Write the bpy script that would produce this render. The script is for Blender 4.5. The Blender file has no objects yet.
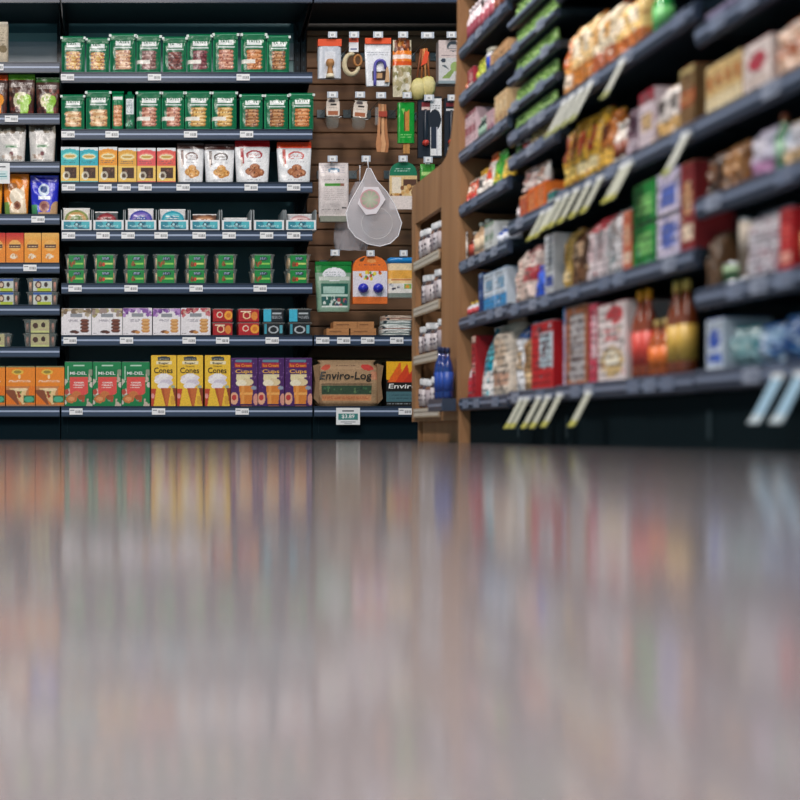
import bpy, math, random
import numpy as np
from mathutils import Vector, Matrix

C = bpy.context.scene.collection
sc = bpy.context.scene
R = math.radians
# ------------------------------------------------------------------ camera, world, lights, exposure
D = 6.05          # distance from the lens to the front of the wall shelving
CH = .035         # lens height above the floor
F = 1250.0
X0, Y0 = 100.0, 432.0
AX = 1.22         # aisle shelving front plane

cam = bpy.data.cameras.new('camera'); cam_ob = bpy.data.objects.new('camera', cam); C.objects.link(cam_ob)
cam_ob.location = (0, 0, CH); cam_ob.rotation_euler = (R(90), 0, 0)
cam.sensor_width = 36; cam.lens = F / 800 * 36
cam.shift_x = (400 - X0) / 800; cam.shift_y = (Y0 - 400) / 800
cam.clip_start = .005; cam.clip_end = 60
cam.dof.use_dof = True; cam.dof.focus_distance = D + .03; cam.dof.aperture_fstop = 1.9
sc.camera = cam_ob

world = bpy.data.worlds.new('world'); sc.world = world; world.use_nodes = True
bg = world.node_tree.nodes['Background']
bg.inputs[0].default_value = (.36, .66, .76, 1); bg.inputs[1].default_value = .46

sc.view_settings.view_transform = 'Standard'; sc.view_settings.look = 'None'
sc.view_settings.gamma = 1; sc.view_settings.use_curve_mapping = False
sc.view_settings.exposure = 0.2

def area(name, loc, sx, sy, power, col=(1, .92, .87), rot=(0, 0, 0)):
    l = bpy.data.lights.new(name, 'AREA'); l.shape = 'RECTANGLE'; l.size = sx; l.size_y = sy
    l.energy = power; l.color = col
    o = bpy.data.objects.new(name, l); C.objects.link(o); o.location = loc; o.rotation_euler = rot
    return o
LAMPS = [(-.9, 3.0, 72), (.3, 3.0, 62), (1.6, 4.9, 22), (-1.3, .7, 48), (.2, -.35, 54), (-1.3, -1.2, 30)]
CEIL = 3.3
for (lx, ly, pw) in LAMPS:
    la = area('ceiling_lamp_light', (lx, ly, CEIL - .075), .28, 1.15, pw)
    if ly == -.35: la.data.spread = R(62)      # lamp added out of view, narrowed to brighten only the near floor

# ------------------------------------------------------------------ colour and materials
def lin(h):
    h = h.lstrip('#'); out = []
    for i in (0, 2, 4):
        c = int(h[i:i+2], 16) / 255
        out.append(c / 12.92 if c <= .04045 else ((c + .055) / 1.055) ** 2.4)
    return tuple(out)

def new_mat(name, rough=.5, metal=0, col=None, attr=True, bump=0, bscale=40, spec=.5, alpha=None, coat=0, varied=0):
    m = bpy.data.materials.new(name); m.use_nodes = True
    nt = m.node_tree; b = nt.nodes['Principled BSDF']
    b.inputs['Roughness'].default_value = rough; b.inputs['Metallic'].default_value = metal
    b.inputs['Specular IOR Level'].default_value = spec
    if coat: b.inputs['Coat Weight'].default_value = coat; b.inputs['Coat Roughness'].default_value = .15
    tc = nt.nodes.new('ShaderNodeTexCoord')
    if attr:
        a = nt.nodes.new('ShaderNodeAttribute'); a.attribute_name = 'Col'
        src = a.outputs['Color']
    else:
        r = nt.nodes.new('ShaderNodeRGB'); r.outputs[0].default_value = (*lin(col), 1); src = r.outputs[0]
    n = nt.nodes.new('ShaderNodeTexNoise'); n.inputs['Scale'].default_value = bscale
    nt.links.new(tc.outputs['Object'], n.inputs['Vector'])
    if varied:
        mx = nt.nodes.new('ShaderNodeMix'); mx.data_type = 'RGBA'; mx.blend_type = 'MULTIPLY'
        mp = nt.nodes.new('ShaderNodeMapRange'); mp.inputs[3].default_value = 1 - varied; mp.inputs[4].default_value = 1 + varied * .3
        nt.links.new(n.outputs[0], mp.inputs[0]); mx.inputs[0].default_value = 1
        nt.links.new(src, mx.inputs[6]); nt.links.new(mp.outputs[0], mx.inputs[7]); src = mx.outputs[2]
    nt.links.new(src, b.inputs['Base Color'])
    if bump:
        bp = nt.nodes.new('ShaderNodeBump'); bp.inputs['Strength'].default_value = bump; bp.inputs['Distance'].default_value = .01
        nt.links.new(n.outputs[0], bp.inputs['Height']); nt.links.new(bp.outputs[0], b.inputs['Normal'])
    if alpha is not None:
        t = nt.nodes.new('ShaderNodeBsdfTransparent'); mixs = nt.nodes.new('ShaderNodeMixShader')
        mixs.inputs[0].default_value = alpha
        nt.links.new(t.outputs[0], mixs.inputs[1]); nt.links.new(b.outputs[0], mixs.inputs[2])
        nt.links.new(mixs.outputs[0], nt.nodes['Material Output'].inputs[0])
    return m

M = dict(
    paper=new_mat('printed_board', .45, varied=.06, bscale=60),
    film=new_mat('printed_film', .28, bump=.35, bscale=28, spec=.55),
    satin=new_mat('satin_plastic', .35, spec=.5, varied=.04),
    kraft=new_mat('kraft_paper', .75, varied=.25, bscale=90, bump=.2),
    clear=new_mat('clear_plastic', .08, alpha=.14, spec=.8),
    net=new_mat('white_net', .8, alpha=.32, bump=.4, bscale=220),
    metal=new_mat('brushed_metal', .3, metal=.9),
    woodp=new_mat('turned_wood', .55, varied=.3, bscale=60),
    kick=new_mat('matt_kick_panel', .85, spec=.12, varied=.1, bscale=10),
    steel=new_mat('painted_steel', .42, varied=.1, bscale=14, spec=.5),
    glass=new_mat('jar_glass', .1, spec=.7, coat=.5),
)

def wood_mat(name, c1, c2, stretch=(1, 1, 14), rough=.55):
    m = bpy.data.materials.new(name); m.use_nodes = True; nt = m.node_tree; b = nt.nodes['Principled BSDF']
    tc = nt.nodes.new('ShaderNodeTexCoord'); mp = nt.nodes.new('ShaderNodeMapping'); mp.inputs['Scale'].default_value = stretch
    n = nt.nodes.new('ShaderNodeTexNoise'); n.inputs['Scale'].default_value = 2.2; n.inputs['Detail'].default_value = 6
    r = nt.nodes.new('ShaderNodeValToRGB'); r.color_ramp.elements[0].color = (*lin(c1), 1); r.color_ramp.elements[1].color = (*lin(c2), 1)
    r.color_ramp.elements[0].position = .3; r.color_ramp.elements[1].position = .7
    nt.links.new(tc.outputs['Object'], mp.inputs[0]); nt.links.new(mp.outputs[0], n.inputs['Vector'])
    nt.links.new(n.outputs[0], r.inputs[0]); nt.links.new(r.outputs[0], b.inputs['Base Color'])
    b.inputs['Roughness'].default_value = rough
    return m
M['wood'] = wood_mat('maple_veneer', '8f6745', 'a87e58', (9, 9, .8))
M['slat'] = wood_mat('brown_slatwall', '785640', '946c4c', (.8, 9, 12), .6)

# ------------------------------------------------------------------ mesh building
class MB:
    def __init__(s): s.v = []; s.f = []; s.c = []; s.sm = []
    def add(s, vs, fs, cols, smooth=False):
        o = len(s.v); s.v += [tuple(v) for v in vs]
        if isinstance(cols, str): cols = [lin(cols)] * len(vs)
        s.c += list(cols); s.f += [tuple(i + o for i in f) for f in fs]; s.sm += [smooth] * len(fs)
        return s
    def box(s, x0, x1, y0, y1, z0, z1, col):
        vs = [(x, y, z) for z in (z0, z1) for y in (y0, y1) for x in (x0, x1)]
        return s.add(vs, [(0,2,3,1), (4,5,7,6), (0,1,5,4), (2,6,7,3), (0,4,6,2), (1,3,7,5)], col)
    def prism(s, pts, axis, a0, a1, col, smooth=False):
        """extrude a 2-D outline along an axis"""
        def P(p, a):
            return (a, p[0], p[1]) if axis == 'x' else (p[0], a, p[1]) if axis == 'y' else (p[0], p[1], a)
        n = len(pts); vs = [P(p, a0) for p in pts] + [P(p, a1) for p in pts]
        fs = [(i, (i+1) % n, n + (i+1) % n, n + i) for i in range(n)]
        s.add(vs, fs, col, smooth)
        vs2 = list(vs); return s.add(vs2, [tuple(range(n))[::-1], tuple(range(n, 2*n))], col)
    def tube(s, pts, r, col, n=8, closed=False, cap=True):
        pts = [Vector(p) for p in pts]; k = len(pts); vs = []; rr = r if hasattr(r, '__len__') else [r] * k
        for i, p in enumerate(pts):
            a = pts[(i-1) % k] if (i > 0 or closed) else p; b = pts[(i+1) % k] if (i < k-1 or closed) else p
            t = (b - a).normalized(); u = t.cross(Vector((0, 1, 0)))
            if u.length < .1: u = t.cross(Vector((1, 0, 0)))
            u.normalize(); w = t.cross(u)
            vs += [p + rr[i] * (math.cos(2*math.pi*j/n) * u + math.sin(2*math.pi*j/n) * w) for j in range(n)]
        fs = []
        for i in range(k if closed else k - 1):
            for j in range(n):
                a = i*n + j; b = i*n + (j+1) % n; c = ((i+1) % k)*n + (j+1) % n; d = ((i+1) % k)*n + j
                fs.append((a, d, c, b))
        if cap and not closed: fs += [tuple(range(n)), tuple(range((k-1)*n, k*n))[::-1]]
        return s.add(vs, fs, col, True)
    def lathe(s, prof, cols, n=20, cx=0, cy=0):
        """prof [(r,z)], cols one per ring or one"""
        vs = []; cc = []
        for i, (r, z) in enumerate(prof):
            vs += [(cx + r*math.cos(2*math.pi*j/n), cy + r*math.sin(2*math.pi*j/n), z) for j in range(n)]
            cc += [lin(cols if isinstance(cols, str) else cols[i])] * n
        fs = [(i*n+j, i*n+(j+1) % n, (i+1)*n+(j+1) % n, (i+1)*n+j) for i in range(len(prof)-1) for j in range(n)]
        fs += [tuple(range(n))[::-1], tuple(range((len(prof)-1)*n, len(prof)*n))]
        return s.add(vs, fs, cc, True)
    def mesh(s, name, mat):
        me = bpy.data.meshes.new(name); me.from_pydata(s.v, [], s.f)
        a = me.color_attributes.new('Col', 'FLOAT_COLOR', 'POINT')
        arr = np.ones((len(s.v), 4), np.float32); arr[:, :3] = np.array(s.c, np.float32).reshape(-1, 3)
        a.data.foreach_set('color', arr.ravel())
        me.polygons.foreach_set('use_smooth', s.sm)
        me.materials.append(M[mat] if isinstance(mat, str) else mat)
        me.update(); return me

class Print:
    """artwork on a front panel; coordinates 0..1, v upward"""
    def __init__(s, base, nu=36, nv=52, seed=0):
        s.nu, s.nv = nu, nv; s.a = np.zeros((nv, nu, 3)); s.a[:] = lin(base); s.rng = np.random.RandomState(seed)
        s.V, s.U = np.meshgrid(np.linspace(0, 1, nv), np.linspace(0, 1, nu), indexing='ij')
    def rect(s, x0, y0, x1, y1, c): s.a[(s.U >= x0) & (s.U <= x1) & (s.V >= y0) & (s.V <= y1)] = lin(c); return s
    def ell(s, cx, cy, rx, ry, c, ring=0):
        q = ((s.U-cx)/rx)**2 + ((s.V-cy)/ry)**2; m = q <= 1
        if ring: m &= q >= (1-ring)**2
        s.a[m] = lin(c); return s
    def tri(s, x0, x1, y0, xm, y1, c):
        """triangle with a flat side at y0 from x0 to x1 and its tip at (xm, y1)"""
        t = (s.V - y0) / (y1 - y0); m = (t >= 0) & (t <= 1) & (s.U >= x0 + (xm-x0)*t) & (s.U <= x1 + (xm-x1)*t)
        s.a[m] = lin(c); return s
    def lines(s, x0, y0, x1, y1, c, n=3):
        for k in range(n):
            yy = y1 - (y1-y0) * (k+.5)/n
            row = int(round(yy*(s.nv-1))); a, b = int(x0*(s.nu-1)), int(x1*(s.nu-1))
            m = s.rng.rand(max(b-a, 1)) < .68; s.a[row, a:b][m[:max(b-a, 0)]] = lin(c)
        return s
    def blobs(s, x0, y0, x1, y1, cols, n=10, r=(.06, .12)):
        for k in range(n):
            rr = s.rng.uniform(*r)
            s.ell(s.rng.uniform(x0, x1), s.rng.uniform(y0, y1), rr, rr*s.nu/s.nv*1.1, cols[k % len(cols)])
        return s
    def stack(s, x0, y0, x1, y1, cols, n=5):
        h = (y1-y0)/n; s.rect(x0+.03, y0, x1-.03, y1, cols[-1])
        for k in range(n):
            cy = y0 + h*(k+.5); j = s.rng.uniform(-.025, .025)
            s.ell((x0+x1)/2+j, cy, (x1-x0)/2, h*.5, cols[0] if k % 2 else cols[1])
            s.ell((x0+x1)/2+j+.02, cy+h*.12, (x1-x0)/2.6, h*.2, cols[2 % len(cols)])
            s.blobs(x0+.06, cy-h*.2, x1-.06, cy+h*.3, cols[3 % len(cols):] or cols, 4, (.015, .035))
        return s
    def noise(s, amt=.12, x0=0, y0=0, x1=1, y1=1):
        m = (s.U >= x0) & (s.U <= x1) & (s.V >= y0) & (s.V <= y1)
        s.a *= np.where(m[..., None], 1 + amt*s.rng.uniform(-1, 1, s.a.shape[:2])[..., None], 1); return s

PROF = {
    'box': [(0, 1, 1), (1, 1, 1)],
    'bag': [(0, .97, .92), (.08, 1, 1), (.75, 1, .95), (.9, 1, .6), (.96, 1, .34)],
    'pouch': [(0, .86, .95), (.05, .9, 1), (.4, .95, .85), (.8, 1, .4), (.93, 1, .14), (1, .99, .06)],
    'pillow': [(0, .97, .08), (.06, .98, .16), (.25, 1, .85), (.5, 1, 1), (.75, 1, .85), (.94, .98, .16), (1, .97, .08)],
    'card': [(0, 1, 1), (1, 1, 1)],
    'roundcard': [(0, 1, 1), (.72, 1, 1), (.82, .96, 1), (.9, .85, 1), (.96, .65, 1), (1, .35, 1)],
    'sack': [(0, .9, .85), (.06, .97, 1), (.5, 1, 1), (.8, .96, .75), (.92, .8, .4), (1, .9, .3)],
}
def prof_at(prof, v):
    for (v0, a0, b0), (v1, a1, b1) in zip(prof, prof[1:]):
        if v <= v1 or v1 == prof[-1][0]:
            t = min(max((v-v0)/(v1-v0), 0), 1); return a0+(a1-a0)*t, b0+(b1-b0)*t
def loft(w, h, d, pr, kind='box', side=None, p=None, mat='paper', name='body', wrinkle=0, seed=1):
    """a closed pack: printed front, coloured sides, its base centred at the origin, front to -Y"""
    prof = PROF[kind]; top = prof[-1][0]
    if p is None: p = {'box': 0, 'card': 0, 'roundcard': 0, 'bag': 6, 'pouch': 3, 'pillow': 2.4, 'sack': 4}[kind]
    rng = np.random.RandomState(seed); mb = MB(); vs = []; cs = []; nu, nv = pr.nu, pr.nv
    ph = rng.uniform(0, 6, 6)
    pr.noise(.13); scol = None if side is None else lin(side)
    nr = nu + (5 if p else 4)
    for j in range(nv):
        v = j/(nv-1)*top; a, b = prof_at(prof, v); a *= w/2; b *= d/2
        for i in range(nu):
            t = -1 + 2*i/(nu-1)
            fr = 1 if not p else max(1-abs(t)**p, 0)**.5
            wy = wrinkle * (math.sin(7*t+ph[0]+5*v) * math.sin(9*v+ph[1]) + .6*math.sin(15*v+4*t+ph[2])) * (1 if abs(t) < .98 else 0) * fr
            vs.append((a*t, -b*(.12+.88*fr if p else 1) + wy, h*v)); cs.append(tuple(pr.a[j, i]))
        sc_ = scol if scol is not None else tuple(pr.a[j, 0])
        if p:
            for t in (1, .9, 0, -.9, -1): vs.append((a*t*.999, b*(.12 if abs(t) == 1 else .8), h*v)); cs.append(sc_)
        else:
            for (tx, ty) in ((1, -1), (1, 1), (-1, 1), (-1, -1)): vs.append((a*tx, b*ty + (1e-5 if ty < 0 else 0), h*v)); cs.append(sc_)
    fs = [(j*nr+i, j*nr+(i+1) % nr, (j+1)*nr+(i+1) % nr, (j+1)*nr+i) for j in range(nv-1) for i in range(nr)]
    mb.add(vs, fs, cs, bool(p))
    bot = [vs[i] for i in range(nr)]; tp = [vs[(nv-1)*nr+i] for i in range(nr)]
    mb.add(bot, [tuple(range(nr))[::-1]], [scol or cs[0]]*nr); mb.add(tp, [tuple(range(nr))], [scol or cs[(nv-1)*nr+nu//2]]*nr)
    return mb.mesh(name, mat)

_txt = {}
def text_geo(s, bold=.012):
    if (s, bold) not in _txt:
        cu = bpy.data.curves.new('t', 'FONT'); cu.body = s; cu.resolution_u = 2; cu.offset = bold; cu.extrude = 0
        ob = bpy.data.objects.new('t', cu); C.objects.link(ob)
        dg = bpy.context.evaluated_depsgraph_get(); me = bpy.data.meshes.new_from_object(ob.evaluated_get(dg))
        v = np.array([tuple(x.co) for x in me.vertices]); f = [tuple(p.vertices) for p in me.polygons]
        bpy.data.objects.remove(ob); bpy.data.curves.remove(cu); bpy.data.meshes.remove(me)
        v[:, 0] -= v[:, 0].min(); v[:, 1] -= v[:, 1].min(); v[:, 0] /= v[:, 0].max(); v[:, 1] /= v[:, 1].max()
        _txt[(s, bold)] = (v, f)
    return _txt[(s, bold)]
def lettering(items, w, h, d, kind='box', p=None, off=.0012, name='lettering'):
    """items: (text, cx, cy, width, height, colour[, slant]) in panel fractions"""
    prof = PROF[kind]
    if p is None: p = {'box': 0, 'card': 0, 'roundcard': 0, 'bag': 6, 'pouch': 3, 'pillow': 2.4, 'sack': 4}[kind]
    mb = MB()
    for it in items:
        s, cx, cy, tw, th, col = it[:6]; sl = it[6] if len(it) > 6 else 0
        v, f = text_geo(s, .012); out = []
        for (x, y, _) in v:
            u = cx + (x-.5)*tw + sl*(y-.5)*th; vv = cy + (y-.5)*th; t = 2*u-1
            a, b = prof_at(prof, vv); fr = 1 if not p else max(1-min(abs(t), 1)**p, 0)**.5
            out.append((a*w/2*t, -b*d/2*(.12+.88*fr if p else 1) - off, h*vv))
        mb.add(out, f, col)
    return mb.mesh(name, 'paper')

# ------------------------------------------------------------------ things, rows and labels
ROWS = {}
protos = {}
def obj(name, me, parent=None, loc=None, kind=None, label=None):
    o = bpy.data.objects.new(name, me); C.objects.link(o)
    if parent: o.parent = parent
    if loc is not None: o.location = loc
    if kind: o['kind'] = kind
    if label: o['label'] = label
    return o
def link_tree(tree, parent):
    for node in tree:
        o = obj(node[0], node[1], parent)
        if len(node) > 3 and node[3]: o['label'] = node[3]
        if len(node) > 2 and node[2]: link_tree(node[2], o)
def thing(name, key, build, loc, rz=0, scale=(1, 1, 1), row=None, look='', cat='', group=None, order=None, label=None, rx=0, ry=0):
    """build() gives [(part name, mesh, [sub-parts], label)]; one part alone becomes the thing's own mesh"""
    if key not in protos: protos[key] = build()
    tree = protos[key]
    if len(tree) == 1 and not (len(tree[0]) > 2 and tree[0][2]): o = obj(name, tree[0][1])
    else:
        o = obj(name, None); link_tree(tree, o); o.empty_display_size = .05
    o.location = loc; o.rotation_euler = (rx, ry, rz); o.scale = scale
    o['category'] = cat
    if group: o['group'] = group
    if label: o['label'] = label
    else: ROWS.setdefault(row, []).append((order if order is not None else loc[0], o, look))
    return o
ORD = 'first second third fourth fifth sixth seventh eighth ninth tenth eleventh twelfth thirteenth fourteenth fifteenth sixteenth'.split()
NUM = 'zero one two three four five six seven eight nine ten eleven twelve thirteen fourteen fifteen sixteen'.split()
def write_labels():
    for row, items in ROWS.items():
        items.sort(key=lambda t: t[0]); by = {}
        for it in items: by.setdefault(it[2], []).append(it)
        for look, its in by.items():
            n = len(its)
            for k, (_, o, _) in enumerate(its):
                if n == 1: s = f'{look} on {row}'
                elif n == 2: s = f'{look}, {"left" if k == 0 else "right"} one of two, on {row}'
                else: s = f'{look}, {ORD[k]} of {NUM[n]} from left, on {row}'
                o['label'] = s
                if len(s.split()) > 16: print('LONG', len(s.split()), s)

def WX(px, d=D): return (px-X0)*d/F
def WZ(py, d=D): return CH + (Y0-py)*d/F
S = D/F    # metres per pixel at the wall shelving front

NAVY, SLATE, RAIL, RAILSHINE = '0d2029', '22333f', '36465f', 'a3b2ce'

# ------------------------------------------------------------------ the room
def structure(name, me, loc=None):
    o = obj(name, me, None, loc, 'structure'); return o
def floor_mat():
    m = bpy.data.materials.new('polished_floor'); m.use_nodes = True; nt = m.node_tree; b = nt.nodes['Principled BSDF']
    tc = nt.nodes.new('ShaderNodeTexCoord')
    n = nt.nodes.new('ShaderNodeTexNoise'); n.inputs['Scale'].default_value = 3.0; n.inputs['Detail'].default_value = 8
    r = nt.nodes.new('ShaderNodeValToRGB'); r.color_ramp.elements[0].color = (*lin('48464a'), 1); r.color_ramp.elements[1].color = (*lin('5a5659'), 1)
    nt.links.new(tc.outputs['Object'], n.inputs['Vector']); nt.links.new(n.outputs[0], r.inputs[0])
    # fine terrazzo speckle
    v = nt.nodes.new('ShaderNodeTexVoronoi'); v.inputs['Scale'].default_value = 160
    nt.links.new(tc.outputs['Object'], v.inputs['Vector'])
    mp = nt.nodes.new('ShaderNodeMapRange'); mp.inputs[3].default_value = .86; mp.inputs[4].default_value = 1.1
    nt.links.new(v.outputs['Distance'], mp.inputs[0])
    mx = nt.nodes.new('ShaderNodeMix'); mx.data_type = 'RGBA'; mx.blend_type = 'MULTIPLY'; mx.inputs[0].default_value = 1
    nt.links.new(r.outputs[0], mx.inputs[6]); nt.links.new(mp.outputs[0], mx.inputs[7])
    nt.links.new(mx.outputs[2], b.inputs['Base Color'])
    b.inputs['Roughness'].default_value = .55; b.inputs['IOR'].default_value = 1.45
    b.inputs['Specular IOR Level'].default_value = .15; b.inputs['Coat Weight'].default_value = 1; b.inputs['Coat IOR'].default_value = 2.2; b.inputs['Coat Roughness'].default_value = FLOOR_ROUGH
    return m
FLOOR_ROUGH = .105
M['floor'] = floor_mat()
structure('floor', MB().box(-5.5, 6, -3, 7.2, -.08, 0, '888888').mesh('floor', M['floor']))
M['wallpaint'] = new_mat('wall_paint', .8, col='4a5a60', attr=False, bscale=5, varied=.06)
M['ceilpaint'] = new_mat('ceiling_tiles', .9, col='39444a', attr=False, bscale=9, varied=.1)
WALLY = D + .62
structure('wall_back', MB().box(-5.5, 6, WALLY, WALLY+.1, 0, CEIL, '888888').mesh('wall_back', M['wallpaint']))
structure('ceiling', MB().box(-5.5, 6, -3, 7.2, CEIL, CEIL+.1, '888888').mesh('ceiling', M['ceilpaint']))

def emis():
    m = bpy.data.materials.new('lamp_diffuser'); m.use_nodes = True; b = m.node_tree.nodes['Principled BSDF']
    b.inputs['Base Color'].default_value = (.9, .9, .88, 1); b.inputs['Emission Color'].default_value = (1, .95, .9, 1)
    b.inputs['Emission Strength'].default_value = 2.5; return m
M['emis'] = emis()
def lamp_build():
    h = MB().box(-.17, .17, -.62, .62, -.05, 0, 'd8dcdc').mesh('housing', 'satin')
    d = MB().box(-.15, .15, -.6, .6, -.06, -.0505, 'ffffff').mesh('diffuser', M['emis'])
    return [('housing', h, [('diffuser', d)])]
for i, (lx, ly, pw) in enumerate(LAMPS):
    thing('ceiling_lamp', 'lamp', lamp_build, (lx, ly, CEIL), row='the dark ceiling', look='long white ceiling lamp',  # the one at y -.35 is the added lamp, out of view
          cat='lamp', group='ceiling lamps', order=ly*10+lx)

# ------------------------------------------------------------------ wall shelving (three bays)
RH = 5.4*S         # half height of a rail
def rail(x0, x1, zc, y=D, half=RH):
    mb = MB(); mb.box(x0, x1, y, y+.012, zc-half, zc+half, RAIL)
    mb.box(x0+.001, x1-.001, y-.0012, y, zc-half*.12, zc+half*.22, RAILSHINE)  # shine of the rail, painted as a pale line
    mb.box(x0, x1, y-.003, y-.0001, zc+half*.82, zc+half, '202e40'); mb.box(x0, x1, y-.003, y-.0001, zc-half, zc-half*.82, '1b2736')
    return mb.mesh('price_rail', 'satin')
def shelf_plate(x0, x1, zc, dep=.40):
    mb = MB(); mb.box(x0, x1, D+.0125, D+dep, zc+RH-.022, zc+RH-.001, '16262f')
    for xx in (x0+.004, x1-.010):   # brackets
        mb.prism([(D+.02, zc+RH-.023), (D+dep, zc+RH-.023), (D+dep, zc-.10), (D+.10, zc-.03)], 'x', xx, xx+.006, '101c24')
    return mb.mesh('shelf', 'steel')
def upright(x, z1):
    mb = MB(); mb.box(x-.014, x+.014, D+.385, D+.425, 0, z1, '0f1b24')
    z = 1.0
    while z < z1 - .03:
        mb.box(x-.004, x+.004, D+.3845, D+.385, z, z+.018, '2f4450'); z += .045
    return mb.mesh('upright', 'steel')
def bay(name, label, x0, x1, lips, backparts, base_z, top=2.32, xr=None):
    e = obj(name, None, None, ((x0+x1)/2, D, 0)); e['label'] = label; e['category'] = 'shelving'; e['group'] = 'shelving bays along the back wall'
    off = -Vector(e.location)
    def part(n, me, par=None, **k):
        o = obj(n, me, par or e, **k)
        if par is None: o.location = off
        return o
    for n, me in backparts: part(n, me)
    part('upright', upright(x0+.0145, top)); part('upright', upright(x1-.0145, top))
    for zc in lips:
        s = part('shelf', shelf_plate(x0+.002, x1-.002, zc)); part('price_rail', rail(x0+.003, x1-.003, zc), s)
    part('kick_base', MB().box(x0+.001, x1-.001, D+.035, D+.42, 0, base_z, '051a22').box(x0+.03, x0+.0315, D+.0335, D+.035, .03, base_z-.02, '1b2d36').mesh('kick_base', 'kick'))
    return e
XL0, XL1 = WX(-195), WX(60.2)
XM0, XM1 = WX(60.8), WX(313)
XH0, XH1 = WX(313.6), WX(566)
DECK = 411.5
TOPZ = WZ(-2.6)
LM = [77.5, 134.5, 187.5, 235.5, 288.5, 340.5]
LL = [67.5, 119, 167, 219.5, 268, 310, 352]
def zc(py): return WZ(py)
def zt(py): return WZ(py) + RH
def back(x0, x1, z0, z1, col, n='back_panel'):
    return (n, MB().box(x0, x1, D+.43, D+.445, z0, z1, col).mesh(n, 'steel'))
def painted_light_panel(x0, x1): return ('painted_light_back_panel', MB().box(x0+.03, x1-.03, D+.42, D+.4299, WZ(84, D+.42), 2.1, '8ab0b4').mesh('painted_light_back_panel', 'steel'))  # added paler sheet: brightens the shaded back under the canopy by colour
def painted_light_patch(x0, x1, z0, z1): return ('painted_light_strip', MB().box(x0, x1, D+.412, D+.4195, z0, z1, 'b4bec8').mesh('painted_light_strip', 'steel'))  # patch of light on the back panel, painted as a pale strip
db = D + .41
bay('wall_shelving_bay', 'dark steel shelving bay with eight narrow shelves, left of the green cookie bags', XL0, XL1, [zc(p) for p in LL+[DECK]]+[TOPZ],
    [back(XL0, XL1, 0, 2.32, '44707a'), painted_light_panel(XL0, XL1), painted_light_patch(XL0+.02, XL1-.03, WZ(62.5, db), WZ(41.5, db))], zc(DECK)+RH-.023)
bay('wall_shelving_bay', 'wide dark steel shelving bay holding the green cookie bags and cone boxes', XM0, XM1, [zc(p) for p in LM+[DECK]]+[TOPZ],
    [back(XM0, XM1, 0, 2.32, '44707a'), painted_light_panel(XM0, XM1), painted_light_patch(WX(285, db), XM1-.03, WZ(60, db), WZ(43, db))], zc(DECK)+RH-.023)

def slatwall(x0, x1, z0, z1):
    mb = MB(); z = z0; k = 0
    while z < z1 - .02:
        zz = min(z + .083, z1)
        mb.prism([(D+.375, z+.004), (D+.372, z+.008), (D+.372, zz-.006), (D+.375, zz-.002), (D+.39, zz-.002), (D+.39, z+.004)], 'x', x0, x1, '54392a')
        z = zz; k += 1
    mb.box(x0, x1, D+.39, D+.40, z0, z1, '1c120c')
    return ('slatwall_panel', mb.mesh('slatwall_panel', M['slat']))
HB = bay('wall_shelving_bay', 'hook bay with a brown slatted back panel, hung with utensils and pouches', XH0, XH1, [zc(340.5), zc(DECK), TOPZ],
    [slatwall(XH0+.03, XH1-.03, zc(DECK)+RH, 2.1), back(XH0, XH1, 0, 2.32, '1c1712')], zc(DECK)+RH-.023)

# hooks of the hook bay with their tag holders
TAG = 'f1f3f6'
def hook(px, py, w=9, yf=None):
    """a wire hook from the slatted panel; the holder's centre shows at px, py; yf = y of its tip"""
    yf = D + .03 if yf is None else yf
    x, z = WX(px, yf), WZ(py, yf)
    g = MB().tube([(x, D+.372, z-.012), (x, yf+.01, z-.012), (x, yf+.004, z-.008), (x, yf+.001, z)], .0025, 'b9c2c8', 6)
    g.box(x-.02, x+.02, D+.364, D+.372, z-.03, z+.01, '9aa4aa')
    off = -Vector(HB.location)
    h = obj('hook', g.mesh('hook', 'metal'), HB, off)
    ww = w*S/2
    t = MB().box(x-ww, x+ww, yf-.003, yf, z-.014, z+.016, 'c2cbd8').box(x-ww*.62, x+ww*.62, yf-.0045, yf-.003, z-.011, z+.013, TAG)
    for i in range(4): t.box(x-ww*.3+i*ww*.14, x-ww*.3+i*ww*.14+ww*.06, yf-.0051, yf-.0045, z-.006, z+.004, '444a55')
    obj('tag_holder', t.mesh('tag_holder', 'satin'), h)
    return x, z, yf

# ------------------------------------------------------------------ price tags on the wall rails
def tag_build(v):
    def b():
        rng = random.Random(v); mb = MB().box(-.032, .032, -.0018, 0, -.0155, .0155, TAG)
        x = -.002
        while x < .027:
            wd = rng.choice([.002, .003, .005]); mb.box(x, x+wd*.7, -.0022, -.0018, -.008, .005, '5b5f68'); x += wd+.0015
        mb.box(-.028, -.008, -.0022, -.0018, .004, .008, '8a8f99')
        return [('price_tag', mb.mesh('price_tag', 'paper'))]
    return b
def tags(rowname, py, xs):
    for i, px in enumerate(xs):
        thing('price_tag', f'tag{i%4}', tag_build(i % 4), (WX(px), D-.0035, WZ(py)), row=rowname+' rail', look='white price tag', cat='price tag', group='price tags on the wall rails')
MR = ['middle bay top shelf', 'middle bay second shelf', 'middle bay third shelf', 'middle bay fourth shelf', 'middle bay fifth shelf', 'middle bay sixth shelf']
LR = ['left bay top shelf', 'left bay second shelf', 'left bay third shelf', 'left bay fourth shelf', 'left bay fifth shelf', 'left bay sixth shelf', 'left bay seventh shelf']
tags(MR[0], 77.5, [67.5, 154.5, 243]); tags(MR[1], 134.5, [68, 112, 190.5, 246.5])
tags(MR[2], 187.5, [68.5, 105, 124, 145, 183, 251, 293.5]); tags(MR[3], 235.5, [68.5, 103, 128, 161, 199, 229, 266.5, 293.5])
tags(MR[4], 288.5, [75, 131, 196, 260]); tags(MR[5], 340.5, [70, 126.5, 189, 222.5, 272])
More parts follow.
